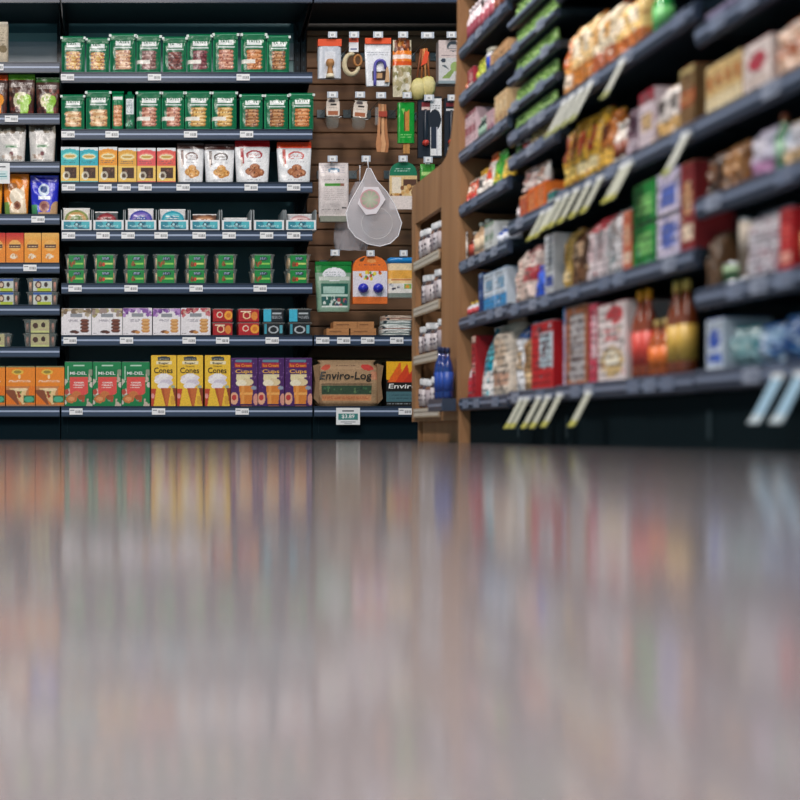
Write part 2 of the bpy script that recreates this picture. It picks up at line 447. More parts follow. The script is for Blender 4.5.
tags('wall deck', DECK, [76, 158.5, 242, 405]); tags(LR[1], 119, [11.5]); tags(LR[3], 219.5, [38]); tags(LR[4], 268, [30]); tags(LR[0], 67.5, [-3])
tags(LR[2], 167, [-20]); tags('hook bay shelf', 340.5, [322.5, 343.5, 367.5, 396.5])

# ------------------------------------------------------------------ products on the wall shelves
def wall_item(name, key, build, x0, x1, ytop, row, base, look, cat, group=None, w0=None, h0=None, dep=.06, back=0, rz=0, order=None):
    """place a pack whose front shows from x0 to x1 and up to ytop, standing on the shelf whose surface is at height base"""
    y = D + .014 + dep/2 + back; k = (D + .014 + back)/F
    w = (x1-x0)*k; h = WZ(ytop, D+.014+back) - base
    return thing(name, key, build, ((WX(x0, k*F)+WX(x1, k*F))/2, y, base+.0005), rz=rz, scale=(w/w0 if w0 else 1, 1, h/h0 if h0 else 1), row=row, look=look, cat=cat, group=group, order=order)

def cookie_bag(cols, seed, banner=False, big=False):
    def b():
        w, h, d = .118, .172, .055
        p = Print('086b45', 40, 60, seed); p.noise(.16)
        p.rect(.0, 0, .035, 1, '4fbf8e'); p.rect(.965, 0, 1, 1, '3aa97a'); p.rect(.04, .03, .96, .045, '2f9d70')
        p.rect(.22, .72, .80, .86, 'eef3f3'); p.rect(.16, .655, .86, .69, 'd9e6e3')
        p.stack(.16 if big else .2, .1, .88 if big else .82, .6 if not big else .54, cols, 3 if big else 5)
        if banner: p.rect(.0, .25, .55, .34, 'f3efe6')
        body = loft(w, h, d, p, 'bag', '0a6b44', mat='film', name='bag_body', wrinkle=.0012, seed=seed)
        t = lettering([("TATE'S", .51, .79, .48, .075, '0b6b45')], w, h, d, 'bag')
        f = MB(); z0 = h*.955
        f.prism([(-.020, z0-.02), (-.021, z0), (-.012, z0+.011), (.004, z0+.012), (.016, z0-.002), (.014, z0-.02)], 'x', -w/2*.97, w/2*.97, '0a7048')
        fold = f.mesh('folded_top', 'film')
        tt = MB()
        for s in (-1, 1): tt.box(s*w*.49-.006, s*w*.49+.006, -.0235, -.012, z0-.006, z0+.005, 'dfe9e6')
        tt.tube([(-w*.48, -.0215, z0), (w*.48, -.0215, z0)], .0012, '7fd0ad', 5)
        return [('bag_body', body, [('lettering', t)]), ('folded_top', fold, [('tin_tie', tt.mesh('tin_tie', 'satin'))])]
    return b
YO = ['dca94e', 'c98a34', 'efcf80', '8f2c30']; TAN = ['d8a87c', 'c68f66', 'eccca6', '9c5a46']; MAU = ['8d5f58', '7b4b48', 'a98078', '5d3433']
DRK = ['5b2523', '74352f', '8b4d44', '3b1717']; MAR = ['6b2530', '7e3540', '94555a', '46161f']; BRN = ['b98050', '9c683e', 'd3a67c', '6a3c26']
PCH = ['e8bd88', 'd8a570', 'f2d8ac', 'a8704a']; PNK = ['cf8f76', 'bb7762', 'e8b89e', '8c4a3c']; YEL = ['e0b468', 'cc9a4c', 'f0d698', '94683a']; ORB = ['d9935e', 'c97d48', 'edb88a', '99552f']
CG = 'green cookie bags'
b0 = zt(LM[0])
for i, (a, c, t, cl, bn, look) in enumerate([
    (61.4, 84.8, 35, YO, 0, 'green bag, yellow-and-red cookies'), (86.3, 109, 36.5, YO, 0, 'green bag, yellow-and-red cookies'), (110, 135.6, 32.5, TAN, 0, 'green bag, tan-pink cookies'),
    (136.6, 161, 33.5, MAU, 1, 'green bag, mauve-brown cookies'), (163, 186.8, 35.5, DRK, 0, 'green bag, dark chocolate cookies'), (187.6, 212, 33, MAR, 1, 'green bag, maroon cookies'),
    (213.4, 238.4, 31.5, PNK, 0, 'green bag, pinkish cookies'), (241.6, 266.4, 31.5, ORB, 1, 'green bag, orange-brown cookies'), (267.2, 290, 34, BRN, 0, 'green bag, brown cookies')]):
    wall_item('cookie_bag', f'cb{look}', cookie_bag(cl, 10+i, bn), a, c, t, MR[0], b0, look, 'cookie bag', CG, .118, .176, .055)
b1 = zt(LM[1])
for i, (a, c, t, cl, bn, look) in enumerate([
    (61.2, 84.4, 93.5, PCH, 0, 'green bag, large pale cookies'), (86, 110.5, 89.5, PCH, 0, 'green bag, large pale cookies'),
    (136.6, 161, 90, PNK, 1, 'green bag, pink-brown cookies'), (161.8, 184.6, 90, PNK, 1, 'green bag, pink-brown cookies'), (185.4, 211, 90, YEL, 1, 'green bag, yellow cookies with banner'),
    (212.2, 237, 90, YEL, 1, 'green bag, yellow cookies with banner'), (240.4, 263.2, 93, BRN, 0, 'green bag, brown cookies'), (264.8, 288.6, 93, BRN, 0, 'green bag, brown cookies'), (289.8, 314.2, 92, ORB, 0, 'green bag, orange-brown cookies')]):
    wall_item('cookie_bag', f'cb2{look}', cookie_bag(cl, 30+i, bn, cl is PCH), a, c, t, MR[1], b1, look, 'cookie bag', CG, .118, .176, .055)
# the two narrow bags turned sideways
def cookie_bag_side():
    w, h, d = .062, .172, .055; p = Print('0b7f50', 24, 56, 5); p.noise(.1); p.rect(.1, .80, .9, .9, 'eef3f2'); p.stack(.12, .1, .88, .66, ORB, 5)
    body = loft(w, h, d, p, 'bag', '0a6b44', mat='film', name='bag_body', wrinkle=.001)
    f = MB().prism([(-.018, h*.95), (0, h*1.03), (.014, h*.95)], 'x', -w/2, w/2, '0c8554').mesh('folded_top', 'film')
    return [('bag_body', body), ('folded_top', f)]
wall_item('cookie_bag', 'cbs', cookie_bag_side, 112, 124, 91, MR[1], b1, 'narrow green bag showing half its cookies', 'cookie bag', CG, .062, .172, .055, rz=R(-4))
def cookie_bag_back():
    w, h, d = .052, .172, .06; p = Print('0a5f40', 22, 56, 6); p.noise(.15); p.rect(.12, .42, .88, .86, 'dfe6ea'); p.lines(.2, .45, .8, .82, '5f7a80', 9); p.blobs(.1, .05, .9, .32, ['0d8a5a', '7fbfa4', '064c33'], 12)
    body = loft(w, h, d, p, 'bag', '0a5f40', mat='film', name='bag_body', wrinkle=.001)
    f = MB().prism([(-.012, h*.94), (0, h*1.05), (.012, h*.94)], 'x', -w*.22, w*.22, '0c7a50').mesh('folded_top', 'film')
    return [('bag_body', body), ('folded_top', f)]
wall_item('cookie_bag', 'cbb', cookie_bag_back, 124.8, 135, 92, MR[1], b1, 'narrow green bag turned to its white back label', 'cookie bag', CG, .052, .172, .06)

b2 = zt(LM[2])
def tea_box(c1, c2, seed):
    def b():
        w, h, d = .089, .176, .05; p = Print('f3cb66', 34, 60, seed); p.noise(.05)
        p.rect(0, .48, 1, 1, c1); p.rect(0, .9, 1, 1, 'dfe8ec'); p.ell(.5, .9, .36, .05, c1); p.noise(.08, 0, .48, 1, .9)
        p.ell(.5, .74, .42, .11, c2); p.ell(.5, .74, .36, .075, 'f4e8b8'); p.ell(.5, .74, .3, .035, 'c9a24a'); p.lines(.15, .55, .85, .62, '1f4a55', 2)
        p.rect(.2, .12, .86, .43, '4a3026'); p.blobs(.3, .16, .8, .38, ['6b4a38', '39231a', '846050'], 8, (.04, .08))
        p.ell(.3, .2, .2, .12, 'f6f0dc'); p.ell(.3, .2, .11, .06, '6b5a48'); p.rect(0, 0, 1, .05, c1)
        return [('box_body', loft(w, h, d, p, 'box', 'e9c063', name='box_body')), ('cut_out_window', MB().box(-.3*w, .36*w, -d/2-.0008, -d/2-.0003, .12*h, .43*h, '6a4a3a').mesh('cut_out_window', 'clear'))]
    return b
for i, (a, c, t, c1, c2, look) in enumerate([(61, 79, 147, '2fb6bd', '7fe0d8', 'teal and yellow window box'), (79.8, 98, 147.5, '14adc0', '57cfd6', 'teal and yellow window box'),
    (98.8, 117.2, 147, 'ee9a1e', 'f6b84a', 'orange and yellow window box'), (118.3, 136.5, 148, 'e3a53a', 'f0c870', 'golden window box'),
    (137.2, 155.6, 148, 'e5565a', 'f08a80', 'coral-red window box'), (157, 175.6, 148, 'e45a4e', 'f2907c', 'coral-red window box')]):
    wall_item('window_box', f'tb{i}', tea_box(c1, c2, 50+i), a, c, t, MR[2], b2, look, 'snack box', 'window boxes on the third shelf', .089, .176, .05)
def cookie_pouch(c1, seed, ribbon, cook):
    def b():
        w, h, d = .14, .2, .06; p = Print('eceef2', 44, 60, seed); p.noise(.03)
        p.rect(0, .86, 1, 1, c1); p.noise(.2, 0, .86, 1, 1); p.rect(.14, .45, .24, .88, ribbon); p.rect(.15, .4, .2, .6, 'd9c9c0')
        p.rect(0, .83, 1, .86, 'c9ccd2')
        p.ell(.55, .66, .24, .11, ribbon); p.ell(.55, .65, .19, .085, 'eef0f4'); p.rect(.3, .55, .8, .6, 'eceef2'); p.lines(.34, .58, .78, .7, ribbon, 3); p.lines(.35, .5, .8, .53, '9a9aa4', 1)
        for (cx, cy) in ((.42, .26), (.56, .36), (.7, .24), (.55, .2)):
            p.ell(cx, cy, .15, .09, cook[1]); p.ell(cx-.01, cy+.012, .12, .065, cook[0]); p.blobs(cx-.08, cy-.04, cx+.08, cy+.04, [cook[2], cook[3]], 4, (.015, .03))
        p.lines(.3, .06, .75, .09, 'a9a9b4', 1)
        body = loft(w, h, d, p, 'pouch', 'd9dbe0', mat='film', name='pouch_body', wrinkle=.0018, seed=seed)
        s = MB().box(-w*.49, w*.49, -.0052, .0052, h*.955, h*1.005, c1).mesh('heat_seal', 'film')
        return [('pouch_body', body), ('heat_seal', s)]
    return b
CK = ['e0a860', 'c98a45', 'f2cf95', '9a5f2c']; CK2 = ['b97a55', '94573a', 'd9a27e', '5f3422']
for i, (a, c, t, c1, rb, ck, look) in enumerate([(177, 204.4, 142, '3c211c', '5c2d25', CK, 'white cookie pouch with dark brown top'), (204.8, 235, 143, '45201d', '3a2420', CK, 'white cookie pouch with dark brown top'),
    (235.4, 270.6, 139.5, 'b3121f', 'a81c2a', CK2, 'white cookie pouch with crimson top'), (277.6, 312.4, 141, 'e2431c', 'c33a30', CK2, 'white cookie pouch with orange-red top')]):
    wall_item('cookie_pouch', f'cp{i}', cookie_pouch(c1, 60+i, rb, ck), a, c, t, MR[2], b2, look, 'cookie pouch', 'white cookie pouches', .14, .201, .06)

# row four: white display trays with blue labels
b3 = zt(LM[3])
def tray():
    w, h, d = .148, .052, .2
    body = MB().box(-w/2, w/2, -d/2, -d/2+.003, 0, h, 'eef1f4').box(-w/2, w/2, -d/2, d/2, 0, .003, 'dfe3e6')
    side = MB().prism([(-d/2, 0), (d/2, 0), (d/2, .11), (-d/2+.03, .11), (-d/2, .1)], 'x', -w/2, -w/2+.0025, 'b9c2c6')
    side2 = MB().prism([(-d/2, 0), (d/2, 0), (d/2, .11), (-d/2+.03, .11), (-d/2, .1)], 'x', w/2-.0025, w/2, 'b9c2c6')
    p = Print('2f93a8', 44, 14, 3); p.noise(.2); p.blobs(0, 0, 1, 1, ['1c6f88', '4fb9c6', '2a8aa0'], 12, (.06, .2)); p.ell(.5, .55, .1, .3, '123f5c'); p.ell(.5, .6, .05, .18, 'a9dce4'); p.lines(.1, .2, .9, .6, 'bfe6ea', 2)
    lab = loft(w*.84, h*.72, .0012, p, 'card', name='blue_label')
    lab.transform(Matrix.Translation((0, -d/2-.0008, h*.14)))
    return [('tray_body', body.mesh('tray_body', 'paper')), ('divider', side.mesh('divider', 'satin')), ('divider', side2.mesh('divider', 'satin')), ('blue_label', lab)]
TRX = [(61.2, 92), (93, 124), (125, 156.6), (158.4, 188.6), (190, 220), (221.6, 251.6), (253.6, 284.4), (285.8, 316.4)]
for i, (a, c) in enumerate(TRX):
    wall_item('display_tray', 'tray', tray, a, c, 220.2, MR[3], b3, 'white display tray with blue label', 'tray', 'white display trays with blue labels', .148, .052, .2)
def round_pack(c1, c2, c3, seed, base='e9e6e0'):
    def b():
        w, h, d = .125, .112, .06; p = Print(base, 40, 36, seed); p.noise(.06)
        p.ell(.5, .45, .44, .5, c1); p.ell(.5, .45, .36, .4, c2, .35); p.ell(.5, .45, .2, .22, c3); p.lines(.25, .3, .75, .7, 'efeae0', 4)
        body = loft(w, h, d, p, 'pillow', base, mat='film', name='packet_body', wrinkle=.0015, seed=seed)
        z = MB().box(-w*.5, w*.5, -.003, .003, h*.975, h*1.04, 'f1f1f1').mesh('crimped_edge', 'film')
        return [('packet_body', body), ('crimped_edge', z)]
    return b
for i, (a, c, t, c1, c2, c3, bs, look) in enumerate([(63, 90, 207.5, '8a9c5a', 'c9a06a', '6d8a44', 'e9e4dc', 'white packet with green-brown disc'), (95, 118, 211, '8a2a34', 'a84a50', '5c1a24', '5a5f62', 'dark packet with red disc'),
    (128, 154, 208, '4a4fae', '7d6cc0', '3350a0', 'ebe8ee', 'white packet with blue-violet disc'), (160, 186, 208.5, '2a9fb8', '58b9c8', '207a98', 'dedfe0', 'white packet with turquoise disc'),
    (193, 217, 213.5, '9a6a4c', 'b98560', '7c4a34', '6a4a3c', 'brown domed packet'), (224, 248, 217, 'c9cdd0', 'e2e4e6', 'aab0b4', 'd6dadd', 'low white packet'), (288, 313, 213.5, 'b98a8c', 'd3b4b4', 'a06068', 'b9bcc0', 'grey packet with dull pink disc')]):
    wall_item('flat_packet', f'rp{i}', round_pack(c1, c2, c3, 80+i, bs), a, c, t, MR[3]+' trays', b3+.0035, look, 'packet', 'packets in the display trays', .125, .115, .06, back=.01)

# row five: two-high clear packs with green sleeves
b4 = zt(LM[4])
def sleeve_pack(lab, cook, seed, marks, h=.072, w=.112, wide=.70):
    def b():
        d = .09
        t = MB(); q = [(-w/2+.008, 0), (w/2-.008, 0), (w/2-.001, h*.86), (-w/2+.001, h*.86)]
        t.prism([(a_, b_) for a_, b_ in q], 'y', -d/2, d/2, 'dfe8e4')
        lid = MB().box(-w/2-.004, w/2+.004, -d/2-.003, d/2+.003, h*.86, h*.94, 'e6ece9').box(-w/2+.01, w/2-.01, -d/2+.006, d/2-.006, h*.94, h*.995, 'dfe8e4')
        c = MB(); rng = random.Random(seed); n = 7
        for k in range(n):
            x = -w/2+.016+k*(w-.032)/(n-1)
            c.prism([(d*.42*math.cos(a)+0, h*.42+h*.36*math.sin(a)) for a in [j*math.pi/6 for j in range(12)]], 'x', x-.006, x+.005, rng.choice(cook), True)
        p = Print(lab, 36, 24, seed); p.noise(.2); marks(p)
        sl = loft(w*wide, h*.92, d+.003, p, 'box', lab, name='label_sleeve')
        return [('clear_tray', t.mesh('clear_tray', 'clear'), [('cookie_row', c.mesh('cookie_row', 'kraft'), None, None)]), ('clear_lid', lid.mesh('clear_lid', 'clear')), ('label_sleeve', sl)]
    return b
def mk_green(bv):
    def m(p):
        p.ell(.55, .72, .26, .14, '10233a'); p.lines(.35, .66, .75, .8, 'b9d2ea', 2); p.rect(.4, .3, .95, .42, 'c9e07a' if bv else '8fd05a')
        p.blobs(.1, .2, .45, .45, ['6b3a1c', '8a5a30', 'c9462e'], 5, (.05, .1)); p.rect(0, 0, 1, .1, '0a8a44')
    return m
cols5 = [(65.4, 87), (93.4, 116.8), (124, 147.6), (153.6, 178), (185.6, 207.6), (215.4, 236.6), (251.4, 274), (287, 310)]
for i, (a, c) in enumerate(cols5):
    for lv, (yb, yt) in enumerate(((284, 269.9), (269.4, 254.6))):
        k = (D+.014)/F; h = .072
        thing('cookie_tub', f'sp{i%3}', sleeve_pack('0c8a40', ['f3cf9e', 'dba56e', 'e9bb8c'], 90+i % 3, mk_green(i % 2)), (WX((a+c)/2, D+.014), D+.014+.048, b4+.0006+lv*.0722),
              scale=((c-a)*k/.112, 1, 1), row=MR[4], look='upper green-sleeved cookie tub' if lv else 'lower green-sleeved cookie tub', cat='cookie tub', group='stacked green cookie tubs')

# row six
b5 = zt(LM[5])
def floral_box(fl, ck, seed):
    def b():
        w, h, d = .143, .14, .06; p = Print('ece9ee', 46, 46, seed); p.noise(.03)
        p.rng = np.random.RandomState(seed)
        p.blobs(0, .88, 1, 1, fl, 22, (.05, .09)); p.blobs(0, .72, .16, .9, fl, 6, (.04, .07)); p.blobs(.84, .72, 1, .9, fl, 6, (.04, .07))
        p.rect(.3, .68, .7, .8, '8f949c'); p.lines(.25, .5, .6, .6, '9a94a4', 3)
        for k in range(4): p.ell(.78, .17+.125*k, .15, .075, ck[0]); p.ell(.78, .19+.125*k, .12, .04, ck[1])
        p.ell(.42, .13, .14, .06, ck[2]); p.ell(.5, .11, .1, .05, ck[0]); p.lines(.05, .05, .18, .09, '6a6a74', 1)
        flap = MB().box(-w/2+.002, w/2-.002, -d/2+.001, d/2, h, h+.0012, 'dcd8e0').mesh('top_flap', 'paper')
        return [('carton', loft(w, h, d, p, 'box', 'e2dfe6', name='carton')), ('top_flap', flap)]
    return b
BRF, PUR, REDF = ['a89a84', '7c6a58', 'c4b7a0', '8a7450'], ['8a5aa8', 'b48ac9', '6f458c', 'c9b0d8'], ['b84a58', 'd07a80', '8c3040', 'c9a090']
DC, TC = ['5b2f24', '7a4636', '4a2a22'], ['c98d4e', 'dfae70', '7a4a2a']
for i, (a, c, t, fl, ck, look) in enumerate([(61.4, 91.2, 308.5, BRF, DC, 'white box, brown flowers, dark biscuits'), (91.8, 122.4, 308.5, ['a8a070', '9c8a84', 'c4b7a0', '7c6a58'], DC, 'white box, olive flowers, dark biscuits'),
    (123, 152, 308, PUR, TC, 'white box, purple flowers, tan biscuits'), (153, 180.4, 308.5, PUR, TC, 'white box, purple flowers, tan biscuits'), (181, 210.4, 308, REDF, TC, 'white box, red flowers, tan biscuits')]):
    wall_item('biscuit_box', f'fb{i}', floral_box(fl, ck, 110+i), a, c, t, MR[5], b5, look, 'biscuit box', 'white flowered biscuit boxes', .143, .1412, .06)
def mk_red(p): p.rect(.08, .3, .5, .7, 'c9202a'); p.ell(.35, .55, .16, .25, 'e8d8c0', .3); p.ell(.8, .5, .22, .36, 'f0a83a'); p.ell(.8, .5, .12, .2, 'd97a2a')
def mk_red2(p): p.ell(.4, .5, .2, .3, 'f1d0a0', .3); p.ell(.78, .45, .16, .34, 'e08a3a'); p.rect(.1, .75, .6, .85, 'f0e0c8')
def mk_cyan(p): p.rect(0, 0, .38, 1, '3fb8d8'); p.rect(.45, .6, .9, .72, 'b9c2c9'); p.lines(.45, .2, .95, .5, 'aab2ba', 3)
def mk_cyan2(p): p.ell(.5, .45, .26, .3, 'b9c2c9', .3); p.rect(.8, .15, .95, .8, '57a8b8'); p.rect(.04, .1, .16, .9, '3f9ab0')
for i, (a, c, lab, m1, m2, look, ck) in enumerate([(212.4, 233, 'a81c24', mk_red, mk_red2, 'red cookie tub', ['d9a060', 'c9843c']), (238, 259.6, 'b3202a', mk_red2, mk_red, 'red cookie tub', ['d9a060', 'c9843c']),
        (263, 284, '1b2229', mk_cyan, mk_cyan2, 'black and cyan cookie tub', ['5a4438', '7a6050']), (288.6, 311, '1a2026', mk_cyan, mk_cyan2, 'black and cyan cookie tub', ['5a4438', '7a6050'])]):
    k = (D+.014)/F
    for lv in (0, 1):
        thing('cookie_tub', f'rt{i}{lv}', sleeve_pack(lab, ck, 130+i*2+lv, m2 if lv == 0 else m1, h=.066, w=.104, wide=.94), (WX((a+c)/2, D+.014), D+.014+.048, b5+.0006+lv*.0662),
              scale=((c-a)*k/.104, 1, 1), row=MR[5], look=('upper ' if lv else 'lower ')+look, cat='cookie tub', group='stacked red and black cookie tubs')

# the deck
b7 = zt(DECK)
def midel():
    w, h, d = .134, .214, .06; p = Print('0d8048', 48, 70, 7)
    p.blobs(0, 0, 1, .9, ['c9c2b4', 'd8cfc4', '0d8048', 'b84a3c', '8f9a84', 'c9b8a8'], 44, (.05, .1))
    p.rect(.12, .58, .86, 1, '0b7a48'); p.rect(.05, .85, .95, .99, '13854e'); p.rect(.3, .9, .72, .94, 'bfe0cc'); p.rect(.1, .58, .14, .9, 'a9d2b8')
    p.rect(.18, .3, .84, .66, 'e2534e'); p.ell(.5, .3, .33, .06, 'e2534e'); p.ell(.42, .27, .16, .07, 'cf7a44'); p.ell(.24, .16, .2, .09, 'c8743e'); p.ell(.24, .165, .12, .05, 'de9a64')
    p.ell(.6, .2, .14, .06, 'a8502c'); p.rect(.3, .03, .8, .1, '0d8048'); p.lines(.34, .4, .7, .56, 'f6e6e0', 3)
    body = loft(w, h, d, p, 'box', '0b6a3e', name='carton'); t = lettering([('MI-DEL', .49, .745, .6, .07, 'f4f6f4'), ('GINGER', .52, .53, .36, .04, 'f9ece6'), ('SNAPS', .54, .47, .34, .04, 'f9ece6')], w, h, d)
    fl = MB().box(-w/2+.002, w/2-.002, -d/2+.001, d/2, h, h+.0015, '9aa49c').mesh('top_flap', 'paper')
    return [('carton', body, [('lettering', t)]), ('top_flap', fl)]
for (a, c) in ((64.8, 92.4), (93, 121.2), (121.8, 149.6)):
    wall_item('ginger_snap_box', 'midel', midel, a, c, 361.8, 'the deck', b7, 'green box with coral panel', 'biscuit box', 'green boxes with coral panels', .134, .2155, .06)
def cone_box():
    w, h, d = .125, .248, .065; p = Print('efc43c', 48, 84, 8); p.noise(.06)
    p.rect(.26, .9, .76, .955, '2c3a4a'); p.ell(.5, .95, .26, .03, '2c3a4a'); p.rect(.2, .82, .82, .88, 'f1e6c0')
    p.ell(.5, .56, .36, .07, 'e6dfe8'); p.ell(.4, .5, .28, .07, 'f3eff4'); p.ell(.6, .46, .26, .07, 'd9d2e2'); p.ell(.48, .4, .24, .06, 'f1eef6'); p.ell(.5, .6, .2, .05, 'f6f3f6')
    p.tri(.38, .78, .35, .62, -.1, 'b4542a'); p.tri(.5, .78, .35, .63, -.1, 'c96c38'); p.tri(-.12, .2, .34, .03, -.2, 'c2442e'); p.tri(.84, 1.2, .36, 1.05, -.2, '8a3a24')
    p.ell(.06, .2, .07, .05, 'e6a0a0'); p.rect(.78, .03, .92, .2, 'd9a53a'); p.ell(.86, .38, .08, .03, '9fb0a0')
    body = loft(w, h, d, p, 'box', 'd9a92c', name='carton')
    t = lettering([('Sugar', .5, .845, .42, .05, '4a3c34'), ('Cones', .48, .705, .74, .115, '2a1820'), ("LET'S DO", .51, .925, .4, .025, 'd9d2b0'), ('Organic', .5, .785, .34, .035, '6b4a2a')], w, h, d)
    fl = MB().box(-w/2+.002, w/2-.002, -d/2+.001, d/2, h, h+.0015, 'c99a2c').mesh('top_flap', 'paper')
    return [('carton', body, [('lettering', t)]), ('top_flap', fl)]
for (a, c) in ((151.2, 176.4), (177.2, 203), (205, 230.4)):
    wall_item('cone_box', 'cone', cone_box, a, c, 355.2, 'the deck', b7, 'yellow ice cream cone box', 'cone box', 'yellow ice cream cone boxes', .125, .2495, .065)
def cup_box():
    w, h, d = .126, .234, .065; p = Print('4a2064', 48, 80, 9); p.noise(.12)
    p.rng = np.random.RandomState(4)
    for k in range(60): p.ell(p.rng.rand(), p.rng.uniform(.35, .98), .012, .008, '9c78b4')
    p.rect(.18, .92, .78, .97, '5f8a9c'); p.rect(.14, .8, .8, .9, 'b0283c'); p.rect(.2, .6, .8, .66, 'e8d5a8')
    p.ell(.45, .58, .26, .09, 'e9dcb0'); p.ell(.6, .5, .24, .08, 'e2cfa4'); p.ell(.38, .48, .2, .07, 'f3ead0'); p.tri(.3, .84, .42, .56, -1.2, 'e08a34'); p.rect(.36, .06, .78, .42, 'd98436'); p.rect(.32, .24, .82, .29, 'f0b060'); p.rect(.4, .05, .5, .42, 'e9a050')
    p.ell(.12, .16, .15, .13, 'e8b090'); p.ell(.12, .18, .09, .06, 'c03a3c'); p.ell(.93, .14, .1, .12, 'd99a8a'); p.ell(.86, .38, .1, .04, '8f9cb0'); p.rect(.3, .01, .85, .05, '3c1850')
    body = loft(w, h, d, p, 'box', '3c1a52', name='carton')
    t = lettering([('Ice Cream', .48, .85, .6, .065, 'f6a83a'), ('Cups', .48, .715, .64, .1, 'f8c050')], w, h, d)
    fl = MB().box(-w/2+.002, w/2-.002, -d/2+.001, d/2, h, h+.0015, '7a5a94').mesh('top_flap', 'paper')
    return [('carton', body, [('lettering', t)]), ('top_flap', fl)]
for (a, c) in ((231, 257.6), (258.2, 284.4), (285.2, 312)):
    wall_item('cup_box', 'cup', cup_box, a, c, 358, 'the deck', b7, 'purple ice cream cup box', 'cup box', 'purple ice cream cup boxes', .126, .2355, .065)
def log_pack(flame):
    def b():
        w, h, d = .34, .218, .1; p = Print('a98a68' if not flame else '14110f', 90, 58, 12); p.noise(.12)
        if not flame:
            p.rect(.02, .8, .98, .98, 'b0906e'); p.ell(.82, .84, .1, .07, 'c4372f'); p.ell(.14, .84, .07, .07, 'c4503a'); p.ell(.9, .66, .06, .1, 'c98a6a'); p.rect(.1, .25, .85, .45, '2d4a34'); p.blobs(.13, .3, .83, .4, ['3f6a48', '1f3a2c', '5a7a50'], 18, (.012, .02)); p.rect(.1, .46, .85, .475, '14201a')
            p.rect(.1, .12, .85, .23, 'c98a5c'); p.lines(.12, .13, .83, .22, 'b3603c', 2); p.rect(0, 0, 1, .08, '9c7c5c'); p.lines(.3, .86, .66, .9, '6a5040', 1); p.tri(0, .14, 0, -.05, .55, '8a6a4c')
        else:
            p.ell(.22, .85, .3, .36, 'f0b41e'); p.tri(.0, .24, .5, .2, 1.0, 'e8641e'); p.tri(.12, .36, .52, .3, .95, 'd9421c'); p.tri(.22, .5, .5, .42, .9, 'c9341a'); p.rect(0, .1, 1, .32, '48707a'); p.lines(.03, .03, .9, .09, 'a9b0b4', 1); p.rect(0, .32, 1, .53, '14110f'); p.lines(.05, .15, .9, .28, '2a4650', 2)
        body = loft(w, h, d, p, 'sack' if not flame else 'box', '9a7c5c' if not flame else '14110f', p=8 if not flame else None, mat='kraft' if not flame else 'paper', name='paper_wrapper', wrinkle=.002 if not flame else 0, seed=3)
        t = lettering([('Enviro-Log', .46, .635, .78, .22, '14120f', .12)] if not flame else [('Enviro-Log', .38, .43, .7, .14, 'f2f2f0', .1)], w, h, d, 'sack' if not flame else 'box', p=8 if not flame else None, off=.006)
        parts = [('paper_wrapper', body, [('lettering', t)])]
        if not flame:
            pass
            for s in (-1, 1):
                g = MB(); g.prism([(s*w*.44, .01), (s*w*.515, .035), (s*w*.49, .11), (s*w*.525, .19), (s*w*.43, .2)], 'y', -.046, .046, '8f7152'); parts.append(('folded_end', g.mesh('folded_end', 'kraft')))
        return parts
    return b
wall_item('fire_log_pack', 'log', log_pack(False), 315, 382, 359.8, 'the deck', b7, 'brown paper-wrapped fire log', 'fire log', None, .34, .218, .1)
wall_item('fire_log_pack', 'log2', log_pack(True), 386.4, 456, 361.6, 'the deck', b7, 'black fire log pack with yellow flames', 'fire log', None, .34, .218, .1)

def sign_build():
    mb = MB().box(-.0575, .0575, -.002, 0, -.04, .042, 'eceff2').box(-.047, .047, -.0027, -.002, -.016, .014, '3f8a86'); mb.box(-.028, .028, -.0027, -.002, .024, .03, '4a4f58').box(-.036, .036, -.0027, -.002, -.028, -.0245, '8a8f98').box(-.018, .018, -.0027, -.002, -.036, -.033, '9a9fa6')
    t = MB(); v, f = text_geo('$3.89'); t.add([((x-.5)*.062, -.0031, -.011+y*.021) for x, y, _ in v], f, 'f4f8f8')
    return [('sign_card', mb.mesh('sign_card', 'paper'), [('lettering', t.mesh('lettering', 'paper'))])]
thing('price_sign', 'sign', sign_build, (WX(347.8), D-.0052, WZ(416.5)), label='white shelf sign with a teal price panel, below the brown fire log', cat='price sign')
def sign2():
    mb = MB().box(-.05, .05, -.002, 0, -.05, .05, 'eceff2').box(-.04, .04, -.0027, -.002, -.03, .012, 'cfe6e8'); mb.box(-.038, .03, -.0031, -.0027, -.006, -.002, '4a9aa4').box(-.03, .036, -.0031, -.0027, -.018, -.013, '4a9aa4').box(-.03, .03, -.0027, -.002, .028, .034, '5a5f68')
    return [('price_sign', mb.mesh('price_sign', 'paper'))]
thing('price_sign', 'sign2', sign2, (WX(-.5), D-.0052, WZ(173.5)), label='square white price sign hanging over the orange snack pouches', cat='price sign')

